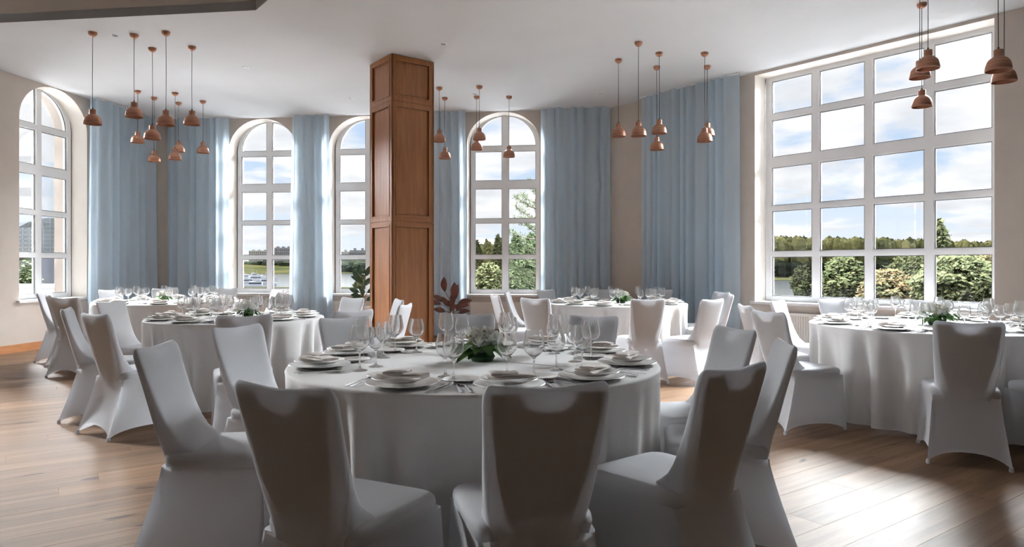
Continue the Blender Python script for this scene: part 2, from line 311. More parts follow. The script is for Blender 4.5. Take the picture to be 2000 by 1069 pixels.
def window(w, c, kind):
    global wn; wn += 1
    root = empty('window_%d' % wn); w.set(root); root['kind'] = 'structure'
    panes = []
    if kind == 'arch':
        outer = arch(c, .645, .755, 3.45, .645, 28)
        for sg in (-1, 1):
            a, b = c+sg*.062, c+sg*.561
            for z0, z1 in rowz[:4]: panes.append(rect(min(a, b), max(a, b), z0, z1))
            arc = [(c+sg*.561*cos(t), 3.45+.561*sin(t)) for t in [math.acos(.062/.561)*i/10 for i in range(11)]]
            panes.append([(a, 3.466)]+[(b, 3.466)]+arc[1:] if sg > 0 else ([(a, 3.466)]+[(b, 3.466)]+arc[1:])[::-1])
        hw = .645
    else:
        outer = rect(c-1.44, c+1.44, .755, 4.02); hw = 1.44
        for k in range(4):
            a = c-1.346+k*.703
            for z0, z1 in rowz[:4]+[(3.466-.16+.155, 3.925)]: panes.append(rect(a, a+.585, z0, z1))
    def shrink(p, e):
        cu = sum(q[0] for q in p)/len(p); cz = sum(q[1] for q in p)/len(p)
        du = max(abs(q[0]-cu) for q in p); dz = max(abs(q[1]-cz) for q in p)
        return [(cu+(q[0]-cu)*(1-e/du), cz+(q[1]-cz)*(1-e/dz)) for q in p]
    mb = MB(); plate(mb, outer, [shrink(p, -.014) for p in panes], FD0, FD1); plate(mb, outer, panes, FD0+.014, FD1-.02)
    mb.build('window_frame', 'upvc', root, ang=25)
    for p in panes:
        g = MB(); plate(g, shrink(p, -.004), [shrink(p, .007)], FD0+.018, FD0+.034); go = None
        q = MB(); plate(q, shrink(p, .001), [], FD0+.022, FD0+.028); po = q.build('pane', 'pane_glass', root, smooth=False)
        g.build('gasket', 'gasket', po, smooth=False)
    s = MB().box(c-hw-.06, c+hw+.06, -.05, FD0+.01, .715, .75); s.build('window_sill', 'upvc', root, smooth=False)
for c in arched['left']+[]: window(WL, c, 'arch')
for c in arched['back']: window(WB, c, 'arch')
for c in wide: window(WR, c, 'wide')
# baseboards
def inset(a, b, w, m, nm):
    mb = MB().box(a, b, -.018, 0, 0, .105).box(a, b, -.012, 0, .105, .118); w.set(mb.build(nm, m, smooth=False))['kind'] = 'structure'
inset(0, WL.len-.02, WL, 'base_oak', 'baseboard_left'); inset(.02, WB.len, WB, 'base_dark', 'baseboard_back'); inset(0, WR.len, WR, 'base_dark', 'baseboard_right')
# ceiling with its raised field towards the camera
K = Vector((XY(500, ceilY(20)), ceilY(20), 0)); e1 = -WB.d; e2 = Vector((RD.x, RD.y, 0))
k = (K-WL.A).dot(WL.n); tL = -k/(e1.dot(WL.n)); KL = K+e1*tL; tR = (LA[1]-K.y)/e2.y; KR = K+e2*tR
def poly_slab(pts, z0, z1, name, m):
    mb = MB(); plate(mb, [(p[0], p[1]) for p in pts], [], 0, 1); V = [(v[0], v[2], z0+(z1-z0)*v[1]) for v in mb.V]; mb.V = V
    return mb.build(name, m, smooth=False)
c0 = poly_slab([(KL.x, KL.y), (K.x, K.y), (KR.x, KR.y), (RE[0], LA[1]), RE, BR, BL], CEIL, CEIL+.1, 'ceiling', 'ceiling'); c0['kind'] = 'structure'
c1 = poly_slab(ROOM, 4.55, 4.7, 'ceiling', 'ceiling'); c1['kind'] = 'structure'
mb = MB()
for P0, P1 in ((KL, K), (K, KR)):
    d = (P1-P0).normalized(); n = Vector((-d.y, d.x, 0)); q = [P0, P1, P1+n*.08, P0+n*.08]
    mb.add([(p.x, p.y, CEIL+.003) for p in q]+[(p.x, p.y, 4.55) for p in q], [(0,3,2,1),(4,5,6,7),(0,1,5,4),(1,2,6,5),(2,3,7,6),(3,0,4,7)])
mb.build('trim_1', 'wall', smooth=False)['kind'] = 'structure'
# floor: screed plus individual oak planks
fl = poly_slab(ROOM, -.25, -.014, 'floor', 'base_dark'); fl['kind'] = 'structure'
def floor_planks():
    d = Vector((sin(R(55)), cos(R(55)))); nn = Vector((-d.y, d.x)); wd, ln = .185, 1.9
    half = []
    for i in range(5):
        a = Vector(ROOM[i]); b = Vector(ROOM[(i+1) % 5]); e = b-a; half.append((a, Vector((e.y, -e.x)).normalized()))   # inside is right of travel
    full = []; cut = []
    for j in range(-60, 90):
        off = rnd.random()*ln
        for i in range(-10, 12):
            u0 = i*ln+off; v0 = j*wd
            q = [d*(u0+.0008)+nn*(v0+.0008), d*(u0+ln-.0008)+nn*(v0+.0008), d*(u0+ln-.0008)+nn*(v0+wd-.0008), d*(u0+.0008)+nn*(v0+wd-.0008)]
            q = [p+Vector((0, 4)) for p in q]; dist = [[(p-a).dot(n) for p in q] for a, n in half]
            if any(max(x) < 0 for x in dist): continue
            cen = (q[0]+q[2])/2
            if all(min(x) >= 0 for x in dist): full.append((cen, q)); continue
            for a, n in half:
                out = []
                for k in range(len(q)):
                    p, r = q[k], q[(k+1) % len(q)]; dp, dr = (p-a).dot(n), (r-a).dot(n)
                    if dp >= 0: out.append(p)
                    if dp*dr < 0: out.append(p+(r-p)*(dp/(dp-dr)))
                q = out
                if len(q) < 3: break
            if len(q) >= 3: cut.append(q)
    def vis(c):
        if c.y < 1.7: return 1e9
        px = abs(c.x/c.y*F); return c.length + (60 if px > 1150 else 0) 
    full.sort(key=lambda t: vis(t[0]))
    lz = wd-.0016; lx = ln-.0016
    me = MB().box(-lx/2, lx/2, -lz/2, lz/2, -.012, 0).me('plank'); me.materials.append(pm)
    for c, q in full[:300]:
        o = bpy.data.objects.new('plank', me); COL.objects.link(o); o.parent = fl; o.location = (c.x, c.y, 0); o.rotation_euler = (0, 0, atan2(d.y, d.x))
    mb = MB(); ca, sa = d.x, d.y
    for q in [x[1] for x in full[300:]]+cut:
        t = rnd.random()*.98+.01; n = len(q); loc = [(p.x*ca+p.y*sa, -p.x*sa+p.y*ca) for p in q]
        mb.add([(x, y, 0) for x, y in loc]+[(x, y, -.012) for x, y in loc], [tuple(range(n)), tuple(range(2*n-1, n-1, -1))]+[(i, i+n, (i+1) % n+n, (i+1) % n) for i in range(n)], 0, t)
    o = mb.build('plank', 'plank', fl, smooth=False); o.rotation_euler = (0, 0, atan2(d.y, d.x)); o['kind'] = 'stuff'
floor_planks()
# ------------------------------------------------------------------ oak-clad pillar
def pillar():
    c = Vector((XY(765, ceilY(103)), ceilY(103), 0)); dR = Vector((.505, .39, 0)).normalized(); S = .637
    root = empty('wooden_pillar', c, atan2(dR.y, dR.x)); tag(root, 'square oak-panelled pillar standing between the left and middle tables', 'pillar')
    MB().box(.025, S-.025, .025, S-.025, 0, CEIL).build('pillar_core', 'oak', root, smooth=False)
    zs = [(0, .13), (.13, 1.83), (1.83, 3.36), (3.36, CEIL)]
    split = [(.0, 1.845), (1.845, 3.42), (3.42, CEIL-.005)]
    for f in range(4):
        ang = f*pi/2; m4 = Matrix.Translation((S/2, S/2, 0)) @ Matrix.Rotation(ang, 4, 'Z') @ Matrix.Translation((-S/2, -S/2, 0))
        for (z0, z1) in split:
            mb = MB(); mb.V = []
            a, b = .062, S-.062; p0, p1 = z0+(.16 if z0 == 0 else .062), z1-.055
            plate(mb, rect(0, S, z0, z1-.004), [rect(a, b, p0, p1)], 0, .026); mb.V = [tuple(m4 @ Vector(v)) for v in mb.V]
            mb.build('rail_frame', 'oak', root, smooth=False)
            mo = MB(); plate(mo, rect(a-.004, b+.004, p0-.004, p1+.004), [rect(a+.018, b-.018, p0+.018, p1-.018)], -.008, .02); mo.V = [tuple(m4 @ Vector(v)) for v in mo.V]
            mo.build('panel_moulding', 'oak', root, smooth=False)
            pa = MB().box(a+.03, b-.03, .018, .028, p0+.03, p1-.03, mat4=m4); pa.build('panel', 'oak', root, smooth=False)
pillar()
# ------------------------------------------------------------------ curtains
def curtain(w, pa, pb, seed, label, folds, dep=-.17, bot=0):
    r = random.Random(seed); ua, ub = w.u(pa, dep), w.u(pb, dep); n = int((ub-ua)/.012); rows = []
    ph = [r.random()*6.28 for _ in range(6)]; k = folds*.8
    # running phase gives folds of uneven width
    f = []; t = 0
    for i in range(n+1): f.append(t); t += (k*2*pi/n)*(1+.55*sin(3.1*i/n*2*pi+ph[0])+.3*sin(7.3*i/n*2*pi+ph[1]))
    for j in range(17):
        z = .02+(CEIL-.004-.02)*j/16; tt = 1-j/16; row = []
        for i in range(n+1):
            s = i/n; A = .038+.022*tt+.018*sin(5*s*2*pi+ph[3]); wv = sin(f[i]+.25*tt*sin(3*s*6.28+ph[2]))
            y = A*wv+.006*sin(1.7*f[i]+ph[4])*tt+.004*noise.noise((s*14, z*1.3, seed))
            u = ua+(ub-ua)*s + .012*cos(f[i])*1 + (s-.5)*.10*tt*bot
            row.append((u, dep+y, z))
        rows.append(row)
    mb = MB().grid(rows, closed=False); o = mb.build('curtain', 'sheer', ang=180); w.set(o); tag(o, label, 'curtain', 'sheer blue curtains')
    tr = MB().box(ua-.02, ub+.02, dep-.02, dep+.02, CEIL-.012, CEIL-.0005); h = tr.build('curtain_track', 'white_metal', o, smooth=False)
    return o
curtain(WL, 178, 306, 1, 'sheer blue curtain on the left wall beside the leftmost arched window', 9, bot=1)
curtain(WB, 326, 447, 2, 'sheer blue curtain between the left room corner and second arched window', 8)
curtain(WB, 570, 641, 3, 'narrow sheer blue curtain hanging between two arched windows left of the pillar', 5, bot=1.6)
curtain(WB, 838, 907, 4, 'pale sheer curtain right behind the pillar, above the rubber plant', 5, bot=.6)
curtain(WB, 1055, 1192, 5, 'grey blue sheer curtain right of the arched window, ending at wall corner', 8)
curtain(WR, 1252, 1440, 6, 'wide blue curtain on right wall left of the large square window', 13)
# ------------------------------------------------------------------ radiators
def radiator(w, c, wid, label):
    root = empty('radiator', w.P(c, -.06, 0), w.rz); tag(root, label, 'radiator')
    MB().box(-wid/2, wid/2, -.035, .05, .14, .60).build('panel', 'radiator', root, smooth=False)
    mb = MB(); n = int(wid/.034)
    for i in range(n): x = -wid/2+.02+i*(wid-.04)/(n-1); mb.box(x-.009, x+.009, -.045, -.035, .17, .575)
    o = mb.build('rib', 'radiator', root, smooth=False); o['kind'] = 'stuff'
    MB().box(-wid/2-.004, wid/2+.004, -.045, .052, .60, .615).build('top_grille', 'radiator', root, smooth=False)
    MB().tube([(-wid/2+.06, .0, .14), (-wid/2+.06, 0, .0)], .011, 8).build('pipe', 'radiator', root)
    MB().tube([(wid/2-.06, .0, .14), (wid/2-.06, 0, .0)], .011, 8).build('pipe', 'radiator', root)
radiator(WB, arched['back'][2], 1.15, 'white ribbed radiator below the arched window right of the pillar')
radiator(WB, arched['back'][0], 1.15, 'white ribbed radiator below the first arched window of back wall')
radiator(WB, arched['back'][1], 1.15, 'white ribbed radiator below the arched window left of the pillar')
radiator(WR, wide[0]-.62, 1.15, 'cream ribbed radiator under the left half of large square window')
radiator(WR, wide[0]+.68, 1.15, 'cream ribbed radiator under the right half of large square window')
# ------------------------------------------------------------------ downlights and pendants
def downlight(px, py, label):
    Y = ceilY(py); root = empty('downlight', (XY(px, Y), Y, CEIL)); tag(root, label, 'ceiling light', 'recessed downlights')
    MB().lathe([(.048, 0), (.048, -.004), (.040, -.007), (.032, -.003), (.030, .0)], 24).build('trim_ring', 'white_metal', root)
    MB().lathe([(0, -.0015), (.031, -.0015), (.031, -.0005), (0, -.0005)], 20).build('lens', 'steel', root)
for px, py, l in ((224, 69, 'small recessed downlight right of the leftmost pendant lamp'), (479, 132, 'small recessed downlight between left pendants and pillar'), (866, 86, 'small recessed downlight in ceiling just right of pillar top'),
                  (683, 192, 'small recessed downlight left of pillar near the back wall'), (1172, 184, 'small recessed downlight left of the right pendant cluster'), (927, 184, 'small recessed downlight above arched window right of pillar')):
    downlight(px, py, l)
def pendant_proto():
    h = .178
    sh = [(.029, h), (.034, h-.002), (.036, h-.006), (.036, h-.052), (.038, h-.060), (.052, h-.068), (.070, h-.082), (.084, h-.102), (.092, h-.128), (.0955, .030), (.098, .012), (.098, 0)]
    inner = [(.0955, .0), (.0935, .03), (.089, h-.128), (.080, h-.104), (.066, h-.087), (.03, h-.07), (.0, h-.066)]
    s = MB().lathe(sh+inner, 40); s.lathe([(0, h), (.029, h)], 40)
    can = MB().lathe([(.048, 0), (.0485, -.012), (.044, -.032), (.030, -.047), (.014, -.053), (0, -.053)], 28)
    cap = MB().lathe([(0, h+.022), (.006, h+.022), (.009, h), (0, h)], 12)
    bulb = MB().lathe([(0, .035), (.018, .04), (.028, .06), (.026, .08), (.014, .10), (.013, .112), (0, .112)], 16)
    return [('shade', s, 'copper'), ('cord_grip', cap, 'cord'), ('light_bulb', bulb, 'white_metal')], can
PP, CAN = pendant_proto(); PM = {}
for nm, mb, m in PP:
    o = mb.build(nm, m); PM[nm] = o.data; bpy.data.objects.remove(o)
o = CAN.build('x', 'copper'); CANM = o.data; bpy.data.objects.remove(o)
ORD = ['leftmost', 'second from left', 'third from left', 'fourth from left', 'fifth from left', 'sixth from left', 'seventh from left', 'eighth from left', 'ninth from left', 'rightmost']
def pendant(px, Y, ybot, label, group):
    X = XY(px, Y); z = ZY(ybot, Y); root = empty('pendant_lamp', (X, Y, z)); tag(root, label, 'pendant lamp', group)
    for nm in ('shade', 'cord_grip', 'light_bulb'): link(nm, PM[nm], None, root, False)
    link('ceiling_canopy', CANM, None, root, False, loc=(0, 0, CEIL-z))
    b = .004*rnd.uniform(-1, 1)
    MB().tube([(0, 0, .19), (b, 0, (CEIL-z)*.5), (0, 0, CEIL-z-.05)], .0032, 6).build('cord', 'cord', root)
def cluster(lst, where, group):
    lst = sorted(lst); n = len(lst)
    names = ORD[:n-1]+['rightmost'] if n > 1 else ['only']
    for (px, py, yb), o in zip(lst, names): pendant(px, ceilY(py), yb, 'copper dome pendant lamp, %s of the %s' % (o, where), group)
cluster([(181, 63, 243), (262, 67, 229), (269, 177, 279), (297.5, 94, 272), (301, 190, 316), (324, 62, 245), (342, 181, 312), (349, 200, 297), (375, 91, 244), (396.5, 197, 299)], 'ten hanging at left', 'copper pendants over the left tables')
cluster([(858, 170.6, 277), (868.7, 190.7, 310), (931, 188, 293), (936.3, 168, 273), (994, 188, 307)], 'five right of the pillar', 'copper pendants right of the pillar')
cluster([(1208, 116, 267), (1247, 82.6, 266), (1282.7, 129.7, 293), (1287.4, 102.8, 261), (1376.3, 102.8, 277), (1381.5, 128.6, 266)], 'six before the blue right curtain', 'copper pendants before the right curtain')
for px, Y, yb, l in ((1796.5, 6.9, 152.7, 'copper pendant lamp partly hidden behind another, before the large window'), (1800.5, 7.15, 209, 'lowest copper pendant lamp hanging before the large square window'),
                     (1812.5, 6.3, 135, 'foremost copper pendant lamp of three before the large window'), (1950, 5.68, 138.5, 'upper copper pendant lamp of the pair at right edge'),
                     (1961, 6.0, 160, 'lower copper pendant lamp of the pair at right edge')):
    pendant(px, Y, yb, l, 'copper pendants before the large window')
# ------------------------------------------------------------------ chairs
def sgp(v, p): return math.copysign(abs(v)**p, v)
def lerp(a, b, t): return a+(b-a)*t
def interp(tab, x):
    for (x0, y0), (x1, y1) in zip(tab, tab[1:]):
        if x <= x1: return lerp(y0, y1, max(0, (x-x0)/(x1-x0)))
    return tab[-1][1]
def smooth_interp(tab, x):
    return (interp(tab, x-.02)+interp(tab, x)+interp(tab, x+.02))/3
YF = [(.40, .02), (.46, -.02), (.49, -.08), (.53, -.125), (.60, -.165), (.70, -.205), (.80, -.238), (.93, -.275)]
YR = [(.38, -.195), (.46, -.205), (.55, -.222), (.70, -.257), (.80, -.283), (.93, -.318)]
HWT = [(.38, .150), (.46, .160), (.60, .176), (.75, .184), (.87, .192), (.93, .193)]
def chair_proto():
    parts = []
    # back cover
    n = 56; rows = []; zz = [.40, .43, .46, .49, .52, .56, .60, .65, .70, .75, .80, .845, .875, .892, .902, .908]
    for j, z in enumerate(zz):
        top = max(0, (z-.86)/.048); f = sqrt(max(0, 1-top*top*.96)) if top > 0 else 1
        hw = smooth_interp(HWT, z)-.026*(1-f); yf, yr = smooth_interp(YF, z), smooth_interp(YR, z); mid = (yf+yr)/2; hd = (yf-yr)/2*f; row = []
        for i in range(n):
            a = 2*pi*i/n; x = hw*sgp(cos(a), .28); y = mid+hd*sgp(sin(a), .55)
            g = max(0, (z-.55)/.36); sag = -.017*g*g*(1-(x/hw)**2)-.004*g*g*(abs(x)/hw)**8
            y2 = y+.012*(1-(x/hw)**2)*-1*(1 if z > .5 else 0)*min(1, (z-.5)/.1)
            row.append((x, y2, z+sag+.0022*noise.noise((x*9, y*9, z*9))))
        rows.append(row)
    mb = MB().grid(rows); c = len(mb.V)
    mb.V.append((0, (smooth_interp(YF, .9)+smooth_interp(YR, .9))/2-.012, .890)); mb.F += [((len(rows)-1)*n+i, (len(rows)-1)*n+(i+1) % n, c) for i in range(n)]; mb.mi += [0]*n; mb.tone += [0]*n
    parts.append(('backrest_cover', mb, 'cover', 60))
    # padded core with the scooped handhold that the cover bridges
    prof = []; top = [(-.183, .875)]
    outer = [(-.105, .48), (.105, .48), (.140, .62), (.164, .80), (.172, .862), (.162, .880), (.09, .880)]+[(.085*cos(t), .876-.052*sin(t)) for t in [pi*i/10 for i in range(0, 11)]]+[(-.09, .880), (-.162, .880), (-.172, .862), (-.164, .80), (-.140, .62)]
    cmb = MB(); plate(cmb, outer, [], 0, 1)
    V = []
    for x, d, z in cmb.V:
        yf, yr = smooth_interp(YF, max(z, .55)), smooth_interp(YR, z); dish = -.012*(1-(x/.19)**2)*min(1, max(0, (z-.5)/.1)); V.append((x, lerp(yr+(.005 if z < .85 else .006), yf-.009, d)+dish, z))
    cmb.V = V; parts.append(('back_panel', cmb, 'core', 30))
    # seat
    rows = []; n = 56
    for z, e, f in ((.402, .004, 1), (.415, 0, 1), (.44, -.003, 1), (.456, 0, 1), (.466, .008, .97), (.472, .03, .9), (.476, .08, .6), (.478, .14, .3)):
        row = []
        for i in range(n):
            a = 2*pi*i/n; cx, cy = sgp(cos(a), .32), sgp(sin(a), .32); hy = (.215-e); y = .025+hy*cy; hw = lerp(.188, .218, (cy+1)/2)-e
            row.append((hw*cx, y, z))
        rows.append(row)
    mb = MB().grid(rows); c = len(mb.V); mb.V.append((0, .02, .479)); b0 = (len(rows)-1)*n
    mb.F += [(b0+i, b0+(i+1) % n, c) for i in range(n)]; mb.mi += [0]*n; mb.tone += [0]*n
    parts.append(('seat_cover', mb, 'cover', 60))
    parts.append(('seat_cushion', MB().box(-.17, .17, -.16, .21, .405, .45), 'core', 30))
    # skirt: four stretched faces, hem arched between the feet
    rows = []; m = 14
    for j in range(17):
        t = j/16; z = lerp(.418, .0, t); row = []
        tf = t**1.15; cr = [(.218+.012*t, .240+.012*t), (-.218-.012*t, .240+.012*t), (-.188-.036*tf, -.190-.125*tf), (.188+.036*tf, -.190-.125*tf)]
        for k in range(4):
            a, b = Vector(cr[k]), Vector(cr[(k+1) % 4]); ed = (b-a).normalized(); nrm = Vector((ed.y, -ed.x))*-1
            if nrm.dot(-(a+b)/2+Vector((0, 0))) < 0: nrm = -nrm
            arc = (.050, .055, .085, .055)[k]; pull = (.035, .05, .045, .05)[k]
            for i in range(m):
                v = -1+2*i/m; s = sgp(v, 1.0) ; s2 = math.copysign(1-(1-abs(v))**(1.25), v)
                p = a.lerp(b, (s2+1)/2)+nrm*(pull*sin(pi*t**.8)*.55+pull*.6*t)*(1-v**4)
                corner = .012*(1-t)*abs(v)**10; p = p*(1-corner*3)
                zz = z+arc*(1-abs(v)**2.2)*t**3 + (.004 if t == 1 else 0)
                row.append((p.x, p.y, zz))
        rows.append(row)
    mb = MB().grid(rows); parts.append(('skirt', mb, 'cover', 70))
    for sx, sy in ((1, 1), (-1, 1), (1, -1), (-1, -1)):
        x, y = (.222 if sy > 0 else .215)*sx, (.242 if sy > 0 else -.303)
        parts.append(('foot', MB().lathe([(0, .0), (.012, .0), (.014, .012), (.010, .03), (0, .03)], 12, (x, y, 0)), 'cover', 60))
    return parts
proto = []
for nm, mb, m, ang in chair_proto():
    o = mb.build(nm, m, ang=ang); proto.append((nm, o.data)); bpy.data.objects.remove(o)
TB = {1: (-.186, 3.44, .915), 2: (-2.61, 6.42, .79), 3: (-4.79, 9.42, .93), 4: (1.40, 9.05, .92), 5: (3.50, 5.62, .94)}
GRP = {1: 'chairs around the foreground table', 2: 'chairs around the left middle table', 3: 'chairs around the far left table', 4: 'chairs around the far middle table', 5: 'chairs around the right table'}
def chair(t, X, Y, yaw, label):
    """X, Y: the top of the backrest; yaw: where the sitter looks, degrees from +Y to the right"""
    if t:
        tc = Vector(TB[t][:2]); q = degrees(atan2(tc.x-X, tc.y-Y)); e = (yaw-q+180) % 360-180; yaw = q+max(-16, min(16, e))
    a = R(yaw); f = Vector((sin(a), cos(a))); P = Vector((X, Y))+f*.285
    if t:
        c = Vector(TB[t][:2]); dv = P-c; mn = TB[t][2]+.265
        if dv.length < mn: P = c+dv.normalized()*mn
    root = empty('banquet_chair', (P.x, P.y, 0), -a); tag(root, label, 'chair', GRP.get(t))
    for nm, me in proto: link(nm, me, None, root, False)
CH = [
 (1, -.66, 1.95, 26, 'white covered chair with dark back in left foreground, before the near table'),
 (1, .103, 1.96, -13, 'white covered chair in foreground centre seen squarely from behind'),
 (1, .76, 2.33, -38, 'white covered chair at front right of near table, back half turned'),
 (1, 1.23, 3.05, -80, 'white covered chair seen from the side, right of the near table'),
 (1, 1.15, 3.75, -106, 'white covered chair with bright front at right rear of near table'),
 (1, .52, 4.62, -149, 'white covered chair behind glasses, far right side of near table'),
 (1, -.31, 4.86, 175, 'white covered chair behind the flowers on the far side of near table'),
 (1, -1.09, 4.52, 140, 'white covered chair at far left of near table, left of the pillar foot'),
 (1, -1.54, 3.88, 112, 'white covered chair with bright front between left middle and near tables'),
 (1, -1.52, 2.97, 92, 'white covered chair seen from the side, left of the near table'),
 (2, -1.89, 4.78, -23, 'white covered chair with dark scooped back before the left middle table'),
 (2, -1.245, 5.32, -50, 'white covered chair at front right of the left middle table'),
 (2, -.98, 6.2, -82, 'nearer of two narrow looking white chairs before the pillar'),
 (2, -1.19, 7.1, -112, 'farther of two narrow looking white chairs before the pillar'),
 (2, -1.78, 7.55, -143, 'white covered chair behind left middle table, against left face of pillar'),
 (2, -3.87, 6.62, 98, 'white covered chair with bright front between the two left tables'),
 (2, -3.66, 5.56, 68, 'white covered chair half hidden behind the left dark backed chair'),
 (2, -3.04, 4.93, 38, 'white covered chair with shaded back standing at left on open floor'),
 (3, -5.62, 8.2, 55, 'leftmost white covered chair, seen edge on under the arched window'),
 (3, -6.05, 9.0, 80, 'white covered chair second from left below the leftmost arched window'),
 (3, -5.0, 7.55, 10, 'white covered chair seen from behind in front of the far left table'),
 (3, -6.0, 10.15, 112, 'white covered chair at far left table, before the left wall curtain'),
 (3, -5.52, 10.75, 150, 'white covered chair behind far left table, before the corner curtains'),
 (3, -4.62, 10.95, 184, 'white covered chair behind far left table near second arched window'),
 (3, -3.6, 10.15, -135, 'white covered chair under the second arched window, right of far left table'),
 (3, -3.2, 9.4, -92, 'white covered chair at right end of the far left table'),
 (4, 1.44, 7.16, -6, 'white covered chair seen from behind in front of the far middle table'),
 (4, .25, 7.4, 34, 'white covered chair seen from behind at front left of the far middle table'),
 (4, -.21, 8.3, 74, 'white covered chair seen edge on, leftmost at the far middle table'),
 (4, -.02, 9.2, 98, 'white covered chair below the arched window right of the pillar'),
 (4, .55, 10.15, 135, 'white covered chair behind far middle table at its left'),
 (4, 1.45, 10.5, 180, 'white covered chair behind far middle table, near the wall corner'),
 (4, 2.22, 10.2, -145, 'white covered chair behind far middle table, before the wide blue curtain'),
 (4, 2.66, 9.2, -106, 'white covered chair with bright front at right of far middle table'),
 (4, 2.12, 7.15, -38, 'white covered chair with shaded back at front right of far middle table'),
 (4, 2.72, 8.4, -78, 'white covered chair seen edge on below right end of wide curtain'),
 (5, 2.83, 4.19, 26, 'white covered chair seen from behind before the right table'),
 (5, 1.97, 5.2, 72, 'white covered chair with full skirt at left of the right table'),
 (5, 2.12, 6.08, 80, 'white covered chair seen edge on left of the right table'),
 (5, 2.72, 6.82, 120, 'white covered chair beside the radiator left of the large window'),
 (5, 3.38, 7.02, 165, 'white covered chair under the large window, left of the two'),
 (5, 4.25, 6.85, -150, 'white covered chair under the large window, right of the two'),
 (5, 3.62, 4.18, -4, 'white covered chair cut off by the right edge of the photo'),
]
for c in CH: chair(*c)
# ------------------------------------------------------------------ tables and cloths
TNAME = {1: 'near table', 2: 'left middle table', 3: 'far left table', 4: 'far middle table', 5: 'right table'}
ZT = .762
def table(t):
    X, Y, r = TB[t]; root = empty('round_table', (X, Y, 0)); tag(root, 'round banquet table hidden under its cloth, the %s' % TNAME[t], 'table', 'round banquet tables')
    MB().lathe([(0, .755), (r-.004, .755), (r-.004, .735), (0, .735)], 48).build('tabletop', 'oak', root)
    for k in range(4):
        a = pi/4+k*pi/2; MB().tube([(.6*r*cos(a), .6*r*sin(a), .735), (.62*r*cos(a), .62*r*sin(a), 0)], .02, 8).build('leg', 'core', root)
    rg = random.Random(t*11); n = 300; rows = []
    ph = [rg.random()*6.28 for _ in range(8)]; fr = [rg.choice((19, 21, 22)), rg.choice((26, 27, 29)), 9, 31]
    for rr, z in ((.05, ZT), (.3*r, ZT), (.6*r, ZT), (.85*r, ZT), (.96*r, ZT), (r-.006, ZT-.0005), (r+.003, ZT-.004), (r+.007, ZT-.012)):
        rows.append([(rr*cos(2*pi*i/n), rr*sin(2*pi*i/n), z) for i in range(n)])
    for j in range(1, 17):
        q = j/16; z = ZT-.012-q*(ZT-.03); row = []
        for i in range(n):
            a = 2*pi*i/n; w = .5*sin(fr[0]*a+ph[0]+.5*sin(3*a+ph[4]))+.35*sin(fr[1]*a+ph[1]+.6*sin(2*a+ph[5]))+.3*sin(fr[2]*a+ph[2])
            w = math.tanh(1.9*w+.2); amp = (.085 if t != 1 else .062)*q**.6
            rad = r+.009+.016*q-amp*(1-w)+.003*sin(fr[3]*a+ph[3])*q; row.append((rad*cos(a), rad*sin(a), z+.012*w*q*q))
        rows.append(row)
    mb = MB().grid(rows); mb.V.append((0, 0, ZT)); c = len(mb.V)-1; mb.F += [(i, (i+1) % n, c) for i in range(n)]; mb.mi += [0]*n; mb.tone += [0]*n
    o = mb.build('tablecloth', 'cloth', ang=80, loc=(X, Y, 0)); tag(o, {1: 'white floor length cloth with a crease, draped over the near table', 2: 'white floor length cloth draped over the left middle table',
        3: 'white floor length cloth draped over the far left table', 4: 'white floor length cloth draped over the far middle table', 5: 'cream white floor length cloth draped over the right table'}[t], 'tablecloth', 'white round tablecloths')
    if t == 1:
        A, B = Vector((-.88+.186, 3.93-3.44, ZT)), Vector((.60+.186, 3.02-3.44, ZT))
        MB().tube([A, A.lerp(B, .5), B], .0022, 6).build('crease', 'cloth', o)
for t in TB: table(t)
# ------------------------------------------------------------------ tableware
def store(mb, m, ang=40):
    o = mb.build('s', m, ang=ang); d = o.data; bpy.data.objects.remove(o); return d
def wine_prof(h, rm, rr):
    zb = h*.44
    out = [(0, 0), (.034, 0), (.035, .0015), (.026, .004), (.010, .009), (.0048, .016), (.0036, .035), (.0034, zb-.022), (.0042, zb-.010), (.009, zb-.002)]
    bowl = [(rm*.50, zb+.008), (rm*.80, zb+.022), (rm*.97, zb+.038), (rm, zb+.050), (rm*.96, zb+.068), (rm*.86, zb+(h-zb)*.80), (rr, h)]
    inn = [(rr-.0016, h)]+[(r-.0018, z+.0004) for r, z in bowl[-2::-1]]+[(.006, zb+.004), (0, zb+.002)]
    return out+bowl+inn
G1 = store(MB().lathe(wine_prof(.207, .0465, .0355), 28), 'crystal', 60)
G2 = store(MB().lathe(wine_prof(.188, .044, .034), 28), 'crystal', 60)
def dish(rad, h, wall=.004):
    return [(0, 0), (rad*.58, 0), (rad*.62, .002), (rad*.70, h*.55), (rad*.97, h*.92), (rad, h), (rad*.985, h+.002), (rad*.72, h*.55+wall), (rad*.60, .0055), (0, .005)]
CHG = store(MB().lathe(dish(.145, .016), 48), 'plate'); PLT = store(MB().lathe(dish(.118, .017), 44), 'plate'); BRD = store(MB().lathe(dish(.08, .012), 36), 'plate')
